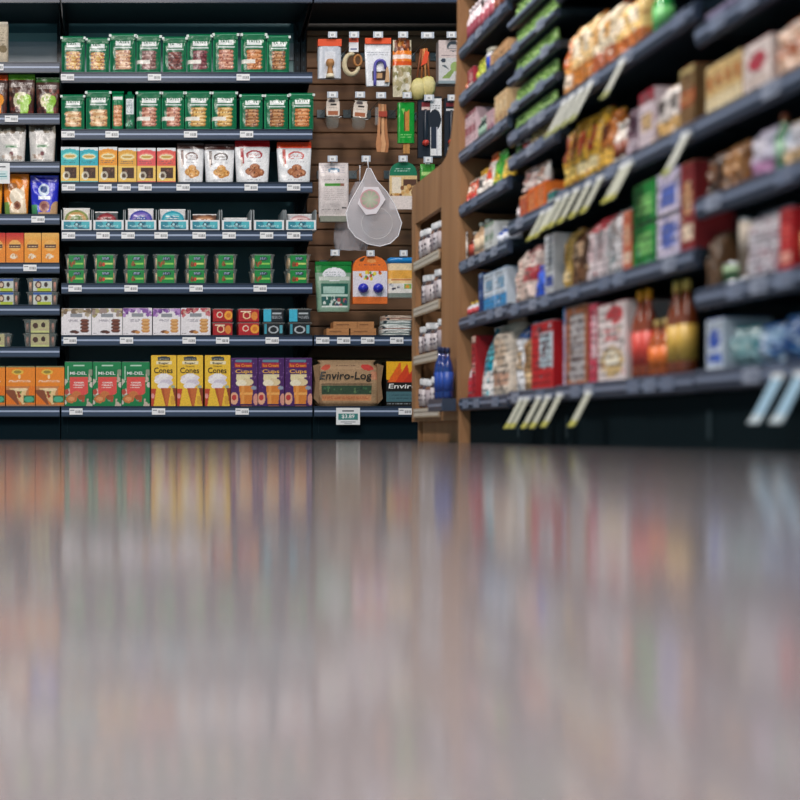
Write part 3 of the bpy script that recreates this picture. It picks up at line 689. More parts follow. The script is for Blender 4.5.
# ------------------------------------------------------------------ left bay goods
def left(name, key, build, a, c, t, k, look, cat, grp, w0, h0, dep=.06, **kw):
    return wall_item(name, key, build, a, c, t, LR[k] if k < 7 else 'the deck', zt((LL+[DECK])[k]), look, cat, grp, w0, h0, dep, **kw)
def veg_bag(top, bot, ball, seed):
    def b():
        w, h, d = .13, .2, .06; p = Print('4a2c26', 42, 58, seed); p.noise(.1); p.rect(0, .86, 1, 1, top); p.noise(.2, 0, .86, 1, 1); p.rect(0, .66, 1, .8, '5a4844')
        p.blobs(0, .3, 1, .64, ['5c3a30', '7a5a4a', '3a201c', '8a4a40'], 26, (.04, .08)); p.ell(.48, .34, .3, .22, ball); p.blobs(.3, .22, .66, .46, ['f3efd8', 'b9c97a', 'e2dcb8', '9ab85a'], 10, (.05, .09))
        p.rect(.45, .02, .8, .3, bot); p.ell(.72, .36, .16, .14, bot); p.blobs(0, 0, .4, .2, ['7a3a34', '5a2a28', '3a1a18'], 10, (.04, .07)); p.blobs(.8, 0, 1, .2, ['7a3a34', '5a2a28'], 6, (.04, .07))
        t = lettering([('GREEN', .5, .76, .74, .06, 'e9e2e0'), ('CRUNCH', .5, .69, .7, .05, 'd9cfcc')], w, h, d, 'pouch') if False else None
        p.lines(.12, .68, .88, .8, 'd9cdc8', 3)
        s = MB().box(-w*.495, w*.495, -.005, .005, h*.955, h*1.0, top).mesh('heat_seal', 'film')
        return [('pouch_body', loft(w, h, d, p, 'pouch', '3c2420', mat='film', name='pouch_body', wrinkle=.0016, seed=seed)), ('heat_seal', s)]
    return b
left('snack_pouch', 'vb0', veg_bag('d9531e', 'f09a2e', 'f0902a', 201), -20, 7.6, 73.5, 1, 'dark snack pouch with orange top', 'snack pouch', None, .13, .2)
left('snack_pouch', 'vb1', veg_bag('67a832', '9ccf3e', 'e6dfc0', 202), 8, 34.8, 73, 1, 'brown snack pouch with bright green top', 'snack pouch', None, .13, .2)
left('snack_pouch', 'vb2', veg_bag('2e6a28', '8fc43a', 'dcd2a8', 203), 35.6, 59.4, 76, 1, 'brown snack pouch with dark green top', 'snack pouch', None, .13, .2)
def beige_bag():
    w, h, d = .13, .21, .06; p = Print('d9cbb4', 36, 50, 5); p.noise(.06); p.lines(.2, .3, .9, .8, '9a8a74', 7); p.ell(.8, .35, .15, .1, '8a7a5c'); p.rect(0, .9, 1, 1, 'cfc2ae')
    return [('sack_body', loft(w, h, d, p, 'bag', 'c9bba4', mat='kraft', name='sack_body', wrinkle=.0015)), ('rolled_top', MB().prism([(-.014, h*.94), (-.014, h), (.01, h*1.01), (.012, h*.94)], 'x', -w*.48, w*.48, 'e6dccb').mesh('rolled_top', 'kraft'))]
left('flour_sack', 'bg', beige_bag, -18, 8, 20.5, 0, 'lone beige paper sack', 'paper sack', None, .13, .212)
def white_bag(seed):
    def b():
        w, h, d = .13, .2, .07; p = Print('dedbd8', 42, 58, seed); p.noise(.05); p.rect(0, .86, 1, 1, '6a5a4c'); p.noise(.3, 0, .8, 1, 1); p.blobs(0, .78, 1, .9, ['8a7c6c', '5a4c40', 'b0a494'], 16, (.05, .09))
        p.rect(.25, .36, .75, .46, 'cfd6cc'); p.rect(.3, .385, .7, .435, '5a8a66'); p.ell(.5, .22, .07, .06, '8a5a5c'); p.blobs(.1, .1, .9, .2, ['c9b8ac', 'b09a8c', 'dfd6cc'], 10, (.04, .07)); p.lines(.1, .03, .9, .08, '5a5450', 1); p.lines(.2, .55, .8, .72, 'bdbab8', 4)
        s = MB().box(-w*.495, w*.495, -.005, .005, h*.955, h, '54483c').mesh('heat_seal', 'film')
        return [('pouch_body', loft(w, h, d, p, 'pouch', 'b9b6b2', mat='film', name='pouch_body', wrinkle=.002, seed=seed)), ('heat_seal', s)]
    return b
left('nut_pouch', 'wb0', white_bag(211), -3, 25.6, 123, 2, 'white pouch with mottled brown top', 'nut pouch', 'white nut pouches', .13, .2, .07)
left('nut_pouch', 'wb1', white_bag(212), 28.6, 55.6, 122, 2, 'white pouch with mottled brown top', 'nut pouch', 'white nut pouches', .13, .2, .07)
def colour_pouch(c, tri, seed, blue):
    def b():
        w, h, d = .13, .2, .06; p = Print(c, 42, 58, seed); p.noise(.08); p.rect(0, .84, 1, .87, c)
        if blue:
            p.rect(0, .82, 1, 1, '2226a0'); p.ell(.48, .62, .2, .16, 'c9dcf0'); p.ell(.48, .64, .13, .09, '2a4a90'); p.rect(.28, .38, .72, .46, 'e9f0f8'); p.ell(.5, .2, .2, .14, 'b07a6a'); p.ell(.5, .2, .12, .08, '8a4a4a'); p.rect(0, 0, .22, .25, '4a9a6a'); p.ell(.95, .1, .22, .24, 'c9a27a'); p.rect(.25, 0, .8, .07, 'c9a27a')
        else:
            p.ell(.35, .68, .2, .1, 'b0784e'); p.tri(.1, .95, .05, .8, .75, 'f0dcc0'); p.ell(.5, .45, .26, .2, 'f3e6d0'); p.ell(.55, .22, .16, .1, 'a8704e'); p.ell(.55, .22, .09, .05, '7c4634'); p.rect(0, 0, .24, .3, '7aa04a'); p.rect(.24, 0, 1, .05, 'c9b48a')
        s = MB().box(-w*.495, w*.495, -.005, .005, h*.955, h, c).mesh('heat_seal', 'film')
        return [('pouch_body', loft(w, h, d, p, 'pouch', c, mat='film', name='pouch_body', wrinkle=.003, seed=seed)), ('heat_seal', s)]
    return b
left('snack_pouch', 'op0', colour_pouch('ec9a2c', 1, 221, False), -25, 2.4, 174, 3, 'orange snack pouch behind the price sign', 'snack pouch', None, .13, .2)
left('snack_pouch', 'op1', colour_pouch('ec8a24', 1, 222, False), 3, 28.8, 173, 3, 'orange snack pouch', 'snack pouch', None, .13, .2)
left('snack_pouch', 'op2', colour_pouch('2b35d0', 1, 223, True), 30, 58.6, 174.5, 3, 'royal blue snack pouch', 'snack pouch', None, .13, .2)
def warm_box(c1, c2, seed):
    def b():
        w, h, d = .085, .145, .05; p = Print(c2, 34, 50, seed); p.noise(.05)
        for k in range(8): p.rect(0, .5+k*.0625, 1, .5625+k*.0625, '%02x%02x%02x' % tuple(int(int(c2[i:i+2], 16)+(int(c1[i:i+2], 16)-int(c2[i:i+2], 16))*k/7) for i in (0, 2, 4)))
        p.ell(.5, .58, .36, .19, 'f0b45c'); p.rect(.16, .5, .84, .62, '5a3428'); p.lines(.2, .52, .8, .6, 'f0d8a8', 1); p.ell(.42, .22, .2, .09, 'f1e0c4'); p.blobs(.25, .15, .7, .3, ['e9c8a0', 'd99a60', 'fff0dc'], 8, (.03, .06))
        return [('carton', loft(w, h, d, p, 'box', c2, name='carton')), ('top_flap', MB().box(-w/2+.002, w/2-.002, -d/2+.001, d/2, h, h+.0012, c1).mesh('top_flap', 'paper'))]
    return b
left('bar_box', 'wx0', warm_box('c9231c', 'ef8c24', 231), -12, 5.4, 233, 4, 'red-to-orange bar box', 'bar box', 'warm bar boxes', .085, .1462, .05)
left('bar_box', 'wx0', None, 6.2, 23.6, 233, 4, 'red-to-orange bar box', 'bar box', 'warm bar boxes', .085, .1462, .05)
left('bar_box', 'wx1', warm_box('e9b45c', 'f0982c', 232), 24.4, 41, 233, 4, 'yellow-to-orange bar box', 'bar box', 'warm bar boxes', .085, .1462, .05)
left('bar_box', 'wx1', None, 41.6, 59, 233, 4, 'yellow-to-orange bar box', 'bar box', 'warm bar boxes', .085, .1462, .05)
def mk_blue(p): p.rect(0, .82, 1, 1, '2c5aa8'); p.ell(.28, .5, .17, .3, '5a3a34'); p.ell(.28, .5, .1, .18, 'd9c0a8'); p.ell(.68, .52, .1, .2, '3a2a28'); p.rect(.2, 0, .95, .22, 'b4c63c')
def mk_cream(p): p.ell(.25, .55, .15, .22, '4a2f28'); p.ell(.68, .6, .12, .2, '3a2620'); p.rect(0, .0, 1, .15, 'c9cf8a'); p.rect(.4, .2, .9, .3, 'b9a88a')
k_ = (D+.014)/F
for (a, c, lv, dk) in ((-9, 21, 0, 1), (-9, 21, 1, 1), (27, 60, 0, 0), (27, 60, 1, 0)):
    thing('cookie_tub', f'bt{lv}', sleeve_pack('c9cfc8', ['e0a07a', 'c9806a'], 241, mk_blue, h=.066, w=.15, wide=.6), (WX((a+c-2)/2, D+.014), D+.062, zt(LL[5])+.0006+lv*.0662), scale=((c-a-2)*k_/.15, 1, 1), row=LR[5],
          look=('upper ' if lv else 'lower ')+'blue-edged cookie tub', cat='cookie tub', group='blue-edged cookie tubs')
for (a, c, lv) in ((-21, 12, 0), (23, 57, 0), (23, 57, 1)):
    thing('cookie_tub', f'ct{lv}', sleeve_pack('b9b488', ['b58a78', 'a06a5c', '8a5a4c'], 243, mk_cream, h=.068, w=.15, wide=.56), (WX((a+c)/2, D+.014), D+.062, zt(LL[6])+.0006+lv*.0682), scale=((c-a)*k_/.15*.96, 1, 1), row=LR[6],
          look=('upper ' if lv else 'lower ')+'cream-labelled cookie tub', cat='cookie tub', group='cream-labelled cookie tubs')
def crust_box():
    w, h, d = .14, .196, .06; p = Print('ea7a1c', 50, 66, 14); p.noise(.05); p.rect(0, .5, 1, 1, 'ee8a24'); p.ell(.4, .86, .2, .07, 'e9c04a'); p.ell(.4, .86, .13, .04, '9a8a3a'); p.ell(.46, .74, .04, .05, 'f8e0b0'); p.lines(.12, .6, .86, .66, 'fbe8d0', 2)
    p.tri(-.1, .8, .5, .75, -.1, 'c9804a'); p.tri(.1, .72, .46, .62, 0, 'e9c890'); p.blobs(.2, .22, .6, .42, ['b84a2c', '6a8a3a', 'd9a060', '8a3a24'], 14, (.03, .06)); p.tri(-.1, .3, .4, .5, -.05, '8a4a2c'); p.ell(.5, .42, .25, .04, 'f3dcb0')
    p.rect(.6, .08, .98, .27, '3a6a3c'); p.ell(.79, .17, .17, .075, '4fb08c'); p.rect(0, 0, 1, .04, 'b07a50'); p.rect(0, .975, 1, 1, '6a7a50')
    return [('carton', loft(w, h, d, p, 'box', 'd96c18', name='carton')), ('top_flap', MB().box(-w/2+.002, w/2-.002, -d/2+.001, d/2, h, h+.002, '8c8a68').mesh('top_flap', 'paper'))]
for (a, c) in ((-24.6, 5), (6, 35), (35.8, 64.2)):
    left('crust_box', 'crust', crust_box, a, c, 366.2, 7, 'orange pie crust box', 'crust box', 'orange pie crust boxes', .14, .198)

# ------------------------------------------------------------------ goods on the hooks
HY = D + .07
def HX(px): return WX(px, HY)
def HZ(py): return WZ(py, HY)
hs = HY/F
HK = 'the hook wall'
def hang(name, key, build, x0, x1, y0, y1, look, cat, w0, h0, dy=0):
    return thing(name, key, build, ((HX(x0)+HX(x1))/2, HY+dy, HZ(y1)), scale=((x1-x0)*hs/w0, 1, (y1-y0)*hs/h0), row=HK, look=look, cat=cat)
for px, py, w in ((332.5, 35, 9), (354, 35, 10), (378, 35, 10), (403, 35, 10), (427.5, 35.5, 13), (451.5, 35, 10),
                  (332.5, 95, 11), (360, 95, 10), (381, 95.5, 10), (407, 95.5, 9), (429, 98, 10), (452, 98, 9),
                  (332.5, 159, 10), (366, 159, 9), (403, 159, 9), (428, 160, 9), (335, 253, 9), (370.5, 253.5, 8), (403.5, 253.5, 8)):
    hook(px, py, w, yf=D+.045)

def header(w, z0, z1, col, d=.004, y=0, name='header_card'): return (name, MB().box(-w/2, w/2, y-d/2, y+d/2, z0, z1, col).mesh(name, 'paper'))
def mushroom():
    w, h, d = .117, .19, .03; p = Print('c9d0dc', 34, 46, 301); p.noise(.05); p.rect(.3, .1, .75, .8, 'dfe3ec')
    b = loft(w, h*.84, d, p, 'card', 'dfe5ee', p=4, mat='film', name='backing_bag', wrinkle=.001)
    m = MB().lathe([(.014, .012), (.017, .02), (.013, .035), (.012, .055), (.02, .062), (.0215, .075), (.016, .088), (.003, .092)], 'c08a55', 16, 0, -d/2-.006).mesh('brush_handle', 'woodp')
    br = MB().lathe([(.022, .0), (.021, .006), (.016, .02)], 'efe6cc', 16, 0, -d/2-.006).mesh('bristles', 'kraft')
    return [('backing_bag', b), header(w*1.0, h*.82, h, 'e8501c', .032), ('brush_handle', m, [('bristles', br)])]
hang('mushroom_brush', 'hmush', mushroom, 317.6, 341, 40, 79, 'packed wooden mushroom brush under an orange header', 'brush', .117, .19)
def ringbrush():
    w, h = .1, .185; mb = MB()
    pts = [(-.008+.036*math.cos(a), -.004, .058+.05*math.sin(a)) for a in [R(70+i*20) for i in range(15)]]
    mb.tube(pts, [.009+.004*math.sin(i/14*math.pi) for i in range(15)], 'd9cba8', 8)
    r2 = MB().tube([(.022+.018*math.cos(R(a)), -.01, .075+.026*math.sin(R(a))) for a in range(0, 360, 24)], .006, 'b5793f', 8, True)
    st = MB().tube([(0, 0, .1), (0, 0, .16)], .003, 'c9c9c9', 6)
    return [('coir_ring', mb.mesh('coir_ring', 'kraft')), ('wooden_ring', r2.mesh('wooden_ring', 'woodp')), ('tie', st.mesh('tie', 'satin')),
            ('hang_label', MB().box(-.021, .026, -.006, -.003, .118, .165, 'eceef4').box(-.021, .026, -.0065, -.0028, .165, .185, 'e85a3c').box(-.014, .018, -.0066, -.006, .128, .136, '7a84a8').mesh('hang_label', 'paper'))]
hang('pot_scrubber', 'hring', ringbrush, 343, 363, 38.6, 76.4, 'curled coir scrubber with a white label', 'brush', .1, .185)
def purple():
    w, h, d = .13, .23, .022; p = Print('e9edf4', 38, 60, 303); p.noise(.03); p.rect(.25, .12, .85, .35, '3c2c28'); p.rect(.42, .18, .66, .3, 'c9a27a'); p.ell(.52, .45, .2, .12, 'f2f4f8'); p.lines(.1, .7, .9, .8, '9aa0b0', 2)
    b = loft(w, h*.9, d, p, 'pouch', 'dfe5ee', mat='film', name='backing_bag', wrinkle=.001)
    u = MB().tube([(-.018, -.018, .0)]+[(-.018, -.018, .02), (-.018, -.018, .09)]+[(.008-.026*math.cos(R(a)), -.018, .095+.026*math.sin(R(a))) for a in (20, 50, 80, 110, 140)]+[(.036, -.018, .08)], .0075, '5a55b0', 10)
    wd = MB().prism([(.03, .015), (.052, .015), (.05, .06), (.044, .088), (.036, .085), (.034, .05)], 'y', -.026, -.014, 'd9ae84')
    return [('backing_bag', b), header(w*.98, h*.88, h*1.0, 'ec5420', .014, -.002), ('purple_loop', u.mesh('purple_loop', 'satin')), ('wooden_handle', wd.mesh('wooden_handle', 'woodp'))]
hang('peeler_pack', 'hpurp', purple, 364.6, 391, 38.5, 86.5, 'white pack with a purple looped tool', 'kitchen tool', .13, .23)
def orangebag():
    w, h, d = .1, .28, .03; p = Print('d3cbb0', 30, 70, 304); p.noise(.12); p.rect(0, .55, 1, .8, 'f0862c'); p.rect(0, .66, 1, .73, 'fbe6dc'); p.rect(0, .55, 1, .62, 'e0581e'); p.blobs(0, .02, 1, .5, ['b8ae84', 'e6e0cc', '8f8a5a', 'f0ece0', 'a89870'], 34, (.06, .14)); p.rect(.1, .8, .9, 1, '7a3a1c'); p.blobs(.1, .8, .9, 1, ['d9772c', '4a2a18', 'f0a860'], 12, (.05, .09))
    return [('bag_body', loft(w, h, d, p, 'pillow', 'b9a884', mat='film', name='bag_body', wrinkle=.0025)), ('hanging_tab', MB().box(-.02, .02, -.002, .002, h*.99, h*1.04, 'b06a4a').mesh('hanging_tab', 'film'))]
hang('natural_sponge_bag', 'horb', orangebag, 392.6, 411.5, 40, 97, 'tall clear bag with orange band', 'sponge bag', .1, .28)
def brushes():
    parts = []
    for i, (x, tx, col) in enumerate(((-.034, -.012, '8a4a28'), (-.012, -.004, 'b06a3a'), (.008, .002, 'e0a060'), (.026, .012, 'b5642e'))):
        parts.append(('wooden_handle', MB().tube([(tx, -.004*i, .235), (x, -.004*i-.002, .09)], [.006, .0045], col, 8).mesh('wooden_handle', 'woodp')))
    for (x, z) in ((-.028, .045), (.02, .055)):
        g = MB(); rng = random.Random(int(x*1000)+50)
        g.lathe([(.010, .095), (.026, .085), (.038, .06), (.036, .025), (.022, -.005), (.004, -.01)], ['b9c060', 'd9cf88', 'e9dfa4', 'dccf8a', 'c9bc74', 'b0a460'], 18, x, -.01)
        for v_ in range(len(g.v)): a = g.v[v_]; g.v[v_] = (a[0]+rng.uniform(-.003, .003), a[1]*.7+rng.uniform(-.003, .003), a[2]+z-.045)
        parts.append(('bristle_head', g.mesh('bristle_head', 'kraft')))
    parts.append(('orange_tag', MB().prism([(-.018, .15), (.012, .165), (.024, .215), (.004, .225)], 'y', -.018, -.016, 'e9502a').mesh('orange_tag', 'paper')))
    return parts
hang('dish_brush', 'hbrush', brushes, 412.5, 434.5, 43, 98.5, 'bundle of wooden dish brushes with pale bristles', 'brush', .11, .265)
def palecard():
    w, h, d = .112, .195, .05; p = Print('d9c9c8', 40, 62, 306); p.noise(.03); p.rect(0, 0, 1, .56, 'd3d4d6'); p.ell(.62, .85, .27, .13, '4a5560'); p.ell(.62, .82, .2, .08, 'c9c4c8'); p.rect(.3, .74, .95, .79, 'd9c9c8'); p.lines(.34, .77, .92, .82, '4a5058', 1); p.lines(.12, .6, .9, .64, '7a6a70', 1)
    p.ell(.2, .5, .1, .05, '2e3a4c'); p.tri(.1, .45, .05, .98, .52, '8aa45e'); p.ell(.7, .35, .2, .12, '9ab56e'); p.tri(.12, .3, .38, .5, .25, '4a5a64'); p.lines(.7, .1, .95, .16, '7a8088', 1)
    return [('carton', loft(w, h, d, p, 'box', 'bdb2b2', name='carton')), ('tray_base', MB().box(-w/2-.002, w/2+.002, -d/2-.002, d/2+.002, -.014, -.0002, '93a3ac').mesh('tray_base', 'satin'))]
hang('glove_box', 'hcard', palecard, 438.4, 462, 40.5, 81, 'pale pink-grey box with a green picture', 'carton', .112, .195, .02)

def smallcard(clear=True):
    def b():
        w, h, d = .08, .13, .03; mb = Print('e6d8cc', 28, 30, 310); mb.noise(.04); mb.rect(.12, .06, .88, .3, 'a8623f'); mb.ell(.4, .86, .26, .1, '6a5f62'); mb.rect(.3, .62, .75, .72, '2e2624'); mb.lines(.2, .42, .8, .52, 'a89a90', 1)
        card = loft(w*.86, h*.62, .004, mb, 'sack', 'e9ddd2', p=8, name='printed_card'); card.transform(Matrix.Translation((0, 0, h*.38)))
        cup = MB().lathe([(.026, 0), (.032, .01), (.034, .05), (.028, .053)], 'c9d2ce', 18, 0, .012)
        return [('printed_card', card), ('wire_sieve', cup.mesh('wire_sieve', 'clear')), ('sieve_handle', MB().tube([(-.034, .012, .045), (0, .012, .058), (.034, .012, .045), (.046, .008, .05)], .002, 'b9bcc0', 6).mesh('sieve_handle', 'metal'))]
    return b
hang('strainer_pack', 'hsm', smallcard(), 325, 341, 98.5, 127, 'small cream card holding a clear cup', 'strainer', .08, .13)
thing('strainer_pack', 'hsm', None, ((HX(350)+HX(367.5))/2, HY, HZ(128)), ry=R(5), scale=(1.02, 1, 1.03), row=HK, look='slightly tilted cream card holding a clear cup', cat='strainer')
def tongs():
    parts = []
    for i, (x0, x1, c) in enumerate(((-.010, -.014, 'c98a5c'), (.002, .003, 'e0a878'), (.012, .016, 'b5774a'))):
        parts.append(('wooden_spatula', MB().prism([(x0-.005, .225), (x0+.005, .225), (x1+.006, .09), (x1+.012, .04), (x1+.007, .004), (x1-.007, .004), (x1-.011, .04), (x1-.005, .09)], 'y', -.006+.005*i, -.002+.005*i, c).mesh('wooden_spatula', 'woodp')))
    parts.append(('red_band', MB().box(-.014, .018, -.009, .012, .165, .19, 'a8402c').mesh('red_band', 'paper')))
    parts.append(('clear_sleeve', MB().box(-.026, -.014, -.008, .008, .13, .21, 'e2e9ec').mesh('clear_sleeve', 'clear')))
    return parts
hang('wooden_utensil_set', 'htong', tongs, 373, 391, 103, 153, 'bundle of thin wooden spatulas with a red band', 'utensils', .07, .23)
def greenbag():
    w, h, d = .085, .19, .02; p = Print('129a34', 30, 50, 312); p.noise(.1); p.rect(.36, .3, .66, .82, 'c98a44'); p.rect(.36, .3, .42, .82, '6a4420'); p.tri(.12, .88, .95, .5, .75, '129a34'); p.tri(.2, .4, .85, .36, .7, '8fd06a'); p.lines(.2, .12, .85, .24, '9ae08a', 2)
    b = loft(w, h, d, p, 'card', '0c7a2c', p=5, mat='film', name='green_sleeve', wrinkle=.001)
    st = MB().box(-.014, .018, -.004, .006, -.048, .0, 'c9904c').box(-.002, .0005, -.0045, -.004, -.048, 0, '8a5a28')
    return [('green_sleeve', b), ('wooden_stick', st.mesh('wooden_stick', 'woodp'))]
hang('chopstick_pack', 'hgreen', greenbag, 397.4, 414.4, 103, 143.4, 'green sleeve over wooden chopsticks', 'chopsticks', .085, .19)
def navycard(white):
    def b():
        w, h, d = .115 if white else .08, .3, .02; p = Print('14202f', 44, 80, 313); p.noise(.05)
        if white: p.rect(.52, .03, 1, .97, 'eef0f4'); p.ell(.72, .62, .26, .17, '14202f'); p.rect(.14, .8, .5, .9, '8a2a34'); p.rect(.14, .78, .5, .83, 'e9cdc8'); p.rect(.55, .14, .78, .5, '1c2a40'); p.lines(.55, .8, .95, .86, '3a4458', 2); p.rect(.78, .05, .82, .5, 'c9ccd8')
        else: p.rect(.1, .85, .85, .92, '8a2a34'); p.rect(.1, .78, .85, .82, 'eceef2'); p.rect(.9, .3, 1, .95, 'dfe3ec'); p.lines(.2, .1, .5, .16, 'd9dde4', 2)
        bd = loft(w, h, d, p, 'card', '101a28', name='backing_card')
        x = -.022 if white else -.008
        hd = MB().lathe([(.004, .07), (.01, .085), (.013, .15), (.01, .22), (.006, .235)], '1a2636', 14, x, -.014).mesh('black_handle', 'satin')
        kn = MB().lathe([(.004, .055), (.016, .062), (.018, .072), (.012, .082), (.004, .084)], 'c23a30', 14, x, -.02).mesh('red_knob', 'satin')
        return [('backing_card', bd), ('black_handle', hd, [('red_knob', kn)])]
    return b
hang('kitchen_tool_card', 'hnavy', navycard(True), 417.6, 441, 97, 158, 'navy and white card with a black-handled tool', 'kitchen tool', .115, .3)
hang('kitchen_tool_card', 'hnavy2', navycard(False), 444.5, 461, 98, 156, 'plain navy card with a red-tipped tool', 'kitchen tool', .08, .3, .01)

def clothpack():
    w, h, d = .15, .27, .04; p = Print('dfd6d6', 46, 80, 320); p.noise(.04); p.ell(.5, .86, .2, .05, '3f7a9a'); p.ell(.5, .83, .14, .03, 'dfe3ea'); p.lines(.22, .66, .86, .7, '5a565a', 1); p.rect(.2, .56, .84, .615, '4a9a3c'); p.rect(.7, .56, .84, .615, '9a6a5a'); p.lines(.2, .3, .85, .52, 'c4b8b8', 6)
    p.rect(.76, .16, .92, .18, '3a3a3e'); p.lines(.1, .12, .7, .15, '8a8484', 1); p.lines(.1, .8, .9, .97, 'b4b0bc', 4)
    b = loft(w, h, d, p, 'pillow', 'cfc8c8', mat='film', name='cloth_wrapper', wrinkle=.002)
    return [('cloth_wrapper', b), ('folded_cloth', MB().box(-w*.46, w*.46, -d*.3, d*.4, -.022, .006, '8f9488').mesh('folded_cloth', 'kraft'))]
hang('cheesecloth_pack', 'hcloth', clothpack, 318.4, 348.6, 163, 217.5, 'white packet with a green band', 'cloth pack', .15, .27)

def netbag():
    out = [(365.6, 170), (369, 170), (375, 182), (385, 193), (393, 206), (400, 224), (396.5, 237), (388.5, 244.6), (378, 247.4), (366, 245), (354, 238), (347, 229), (344.6, 214), (349, 203), (357, 189), (362, 180)]
    ox, oz = HX(372), HZ(215); P = [(HX(a)-ox, HZ(b)-oz) for a, b in out]
    def surf(sgn, yo):
        vs = []; n = len(P); rings = 7
        for k in range(rings+1):
            t = k/rings
            for (x, z) in P: vs.append((x*t, yo + sgn*.018*(1-t*t) + .0025*math.sin(40*x*t+3*sgn)*math.cos(33*z*t), z*t))
        fs = [(k*n+i, k*n+(i+1) % n, (k+1)*n+(i+1) % n, (k+1)*n+i) for k in range(rings) for i in range(n)]
        return vs, fs
    mb = MB(); v, f = surf(-1, 0); mb.add(v, f, 'f0eef6', True); v, f = surf(1, 0); mb.add(v, f, 'f0eef6', True)
    rim = MB().tube([(x, 0, z) for x, z in P], .0028, 'f6f4fa', 6, True)
    lx, lz = HX(367.5)-ox, HZ(201.5)-oz
    disc = MB(); n = 28; r = .1
    for rr_, yy_ in ((.075, -.0205),): disc.tube([(.012+rr_*math.cos(2*math.pi*i/n), yy_, -.05+rr_*math.sin(2*math.pi*i/n)) for i in range(n)], .0012, 'ffffff', 5, True)
    lab = MB(); r = .049
    lab.add([(lx, -.0235, lz)]+[(lx+r*math.cos(2*math.pi*i/n), -.0235, lz+r*math.sin(2*math.pi*i/n)) for i in range(n)], [(0, 1+i, 1+(i+1) % n) for i in range(n)], 'd9a9b0')
    r2 = .042; lab.add([(lx, -.0242, lz)]+[(lx+r2*math.cos(2*math.pi*i/n), -.0242, lz+r2*math.sin(2*math.pi*i/n)) for i in range(n)], [(0, 1+i, 1+(i+1) % n) for i in range(n)], [lin('c9d2bc')]+[lin('a3b094' if i % 3 else 'c9a2a4') for i in range(n)])
    card = MB().prism([(lx-.06, lz-.02), (lx-.02, lz-.075), (lx+.03, lz-.07), (lx+.075, lz), (lx+.04, lz+.06), (lx-.03, lz+.06)], 'y', -.0225, -.0215, 'efe9f0')
    loop = MB().tube([(HX(367)-ox, 0, HZ(170)-oz), (HX(366)-ox, .002, HZ(161)-oz)], .003, 'e9e9f0', 6)
    return [('net_pouch', mb.mesh('net_pouch', 'net')), ('rim', rim.mesh('rim', 'satin')), ('seam', disc.mesh('seam', 'net')), ('paper_label', card.mesh('paper_label', 'paper'), [('round_label', lab.mesh('round_label', 'paper'))]), ('hanging_loop', loop.mesh('hanging_loop', 'satin'))]
thing('mesh_bag', 'net', netbag, (HX(372), HY-.035, HZ(215)), row=HK, look='large teardrop of white netting with a round label', cat='mesh bag')
def netbag2():
    mb = MB(); rng = random.Random(8); rings, n = 9, 22; vs = []
    for k in range(rings):
        t = k/(rings-1); w = .02+.065*math.sin(t*2.2)
        for i in range(n):
            a = 2*math.pi*i/n; q = 1+.28*math.sin(5*a+t*7)
            vs.append((-.045*t+w*q*math.cos(a)*.9, .016*math.sin(a)*q, .34-.34*t+rng.uniform(-.004, .004)))
    mb.add(vs, [(k*n+i, k*n+(i+1) % n, (k+1)*n+(i+1) % n, (k+1)*n+i) for k in range(rings-1) for i in range(n)], 'd9d7e0', True)
    return [('net_pouch', mb.mesh('net_pouch', 'net')), ('hanging_loop', MB().tube([(0, 0, .33), (0, 0, .42)], .003, 'd0d0d8', 6).mesh('hanging_loop', 'satin'))]
thing('mesh_bag', 'net2', netbag2, (HX(362), HY+.05, HZ(249)), row=HK, look='crumpled white net bag behind the teardrop one', cat='mesh bag')
def greentop():
    w, h, d = .137, .235, .012; p = Print('e6dcd8', 40, 66, 322); p.noise(.03); p.rect(0, .72, 1, 1, '0f7a58'); p.lines(.2, .8, .82, .88, 'c9e6dc', 2); p.rect(0, .28, 1, .72, 'e2c28c'); p.rect(.1, .34, .42, .68, 'f1e4d0'); p.rect(.5, .5, .98, .64, '5a3a2c'); p.blobs(.45, .3, 1, .5, ['d9a866', 'f0d8a8', '8a5a34'], 12, (.04, .08)); p.blobs(0, .28, .5, .34, ['c9924c', '7a4a28'], 6, (.03, .05)); p.rect(0, .0, 1, .28, 'e9dedb')
    return [('card_sleeve', loft(w, h, d, p, 'roundcard', 'cfc6c2', name='card_sleeve'))]
hang('baking_cup_pack', 'hgt', greentop, 389.2, 416.8, 162.5, 209.5, 'arch-topped green and white card', 'baking pack', .137, .235)
def greensmall():
    w, h, d = .07, .1, .02; p = Print('3f9a3c', 20, 24, 323); p.noise(.3); p.rect(.1, .4, .9, .6, 'b9e08a'); return [('pouch_body', loft(w, h, d, p, 'pillow', '2c7a2c', mat='film', name='pouch_body')), ('hanging_tab', MB().box(-.012, .012, -.001, .001, h*.98, h*1.1, 'dfe8e0').mesh('hanging_tab', 'film'))]
hang('small_green_pouch', 'hgs', greensmall, 420, 435, 164, 184, 'small bright green pouch', 'pouch', .07, .1)
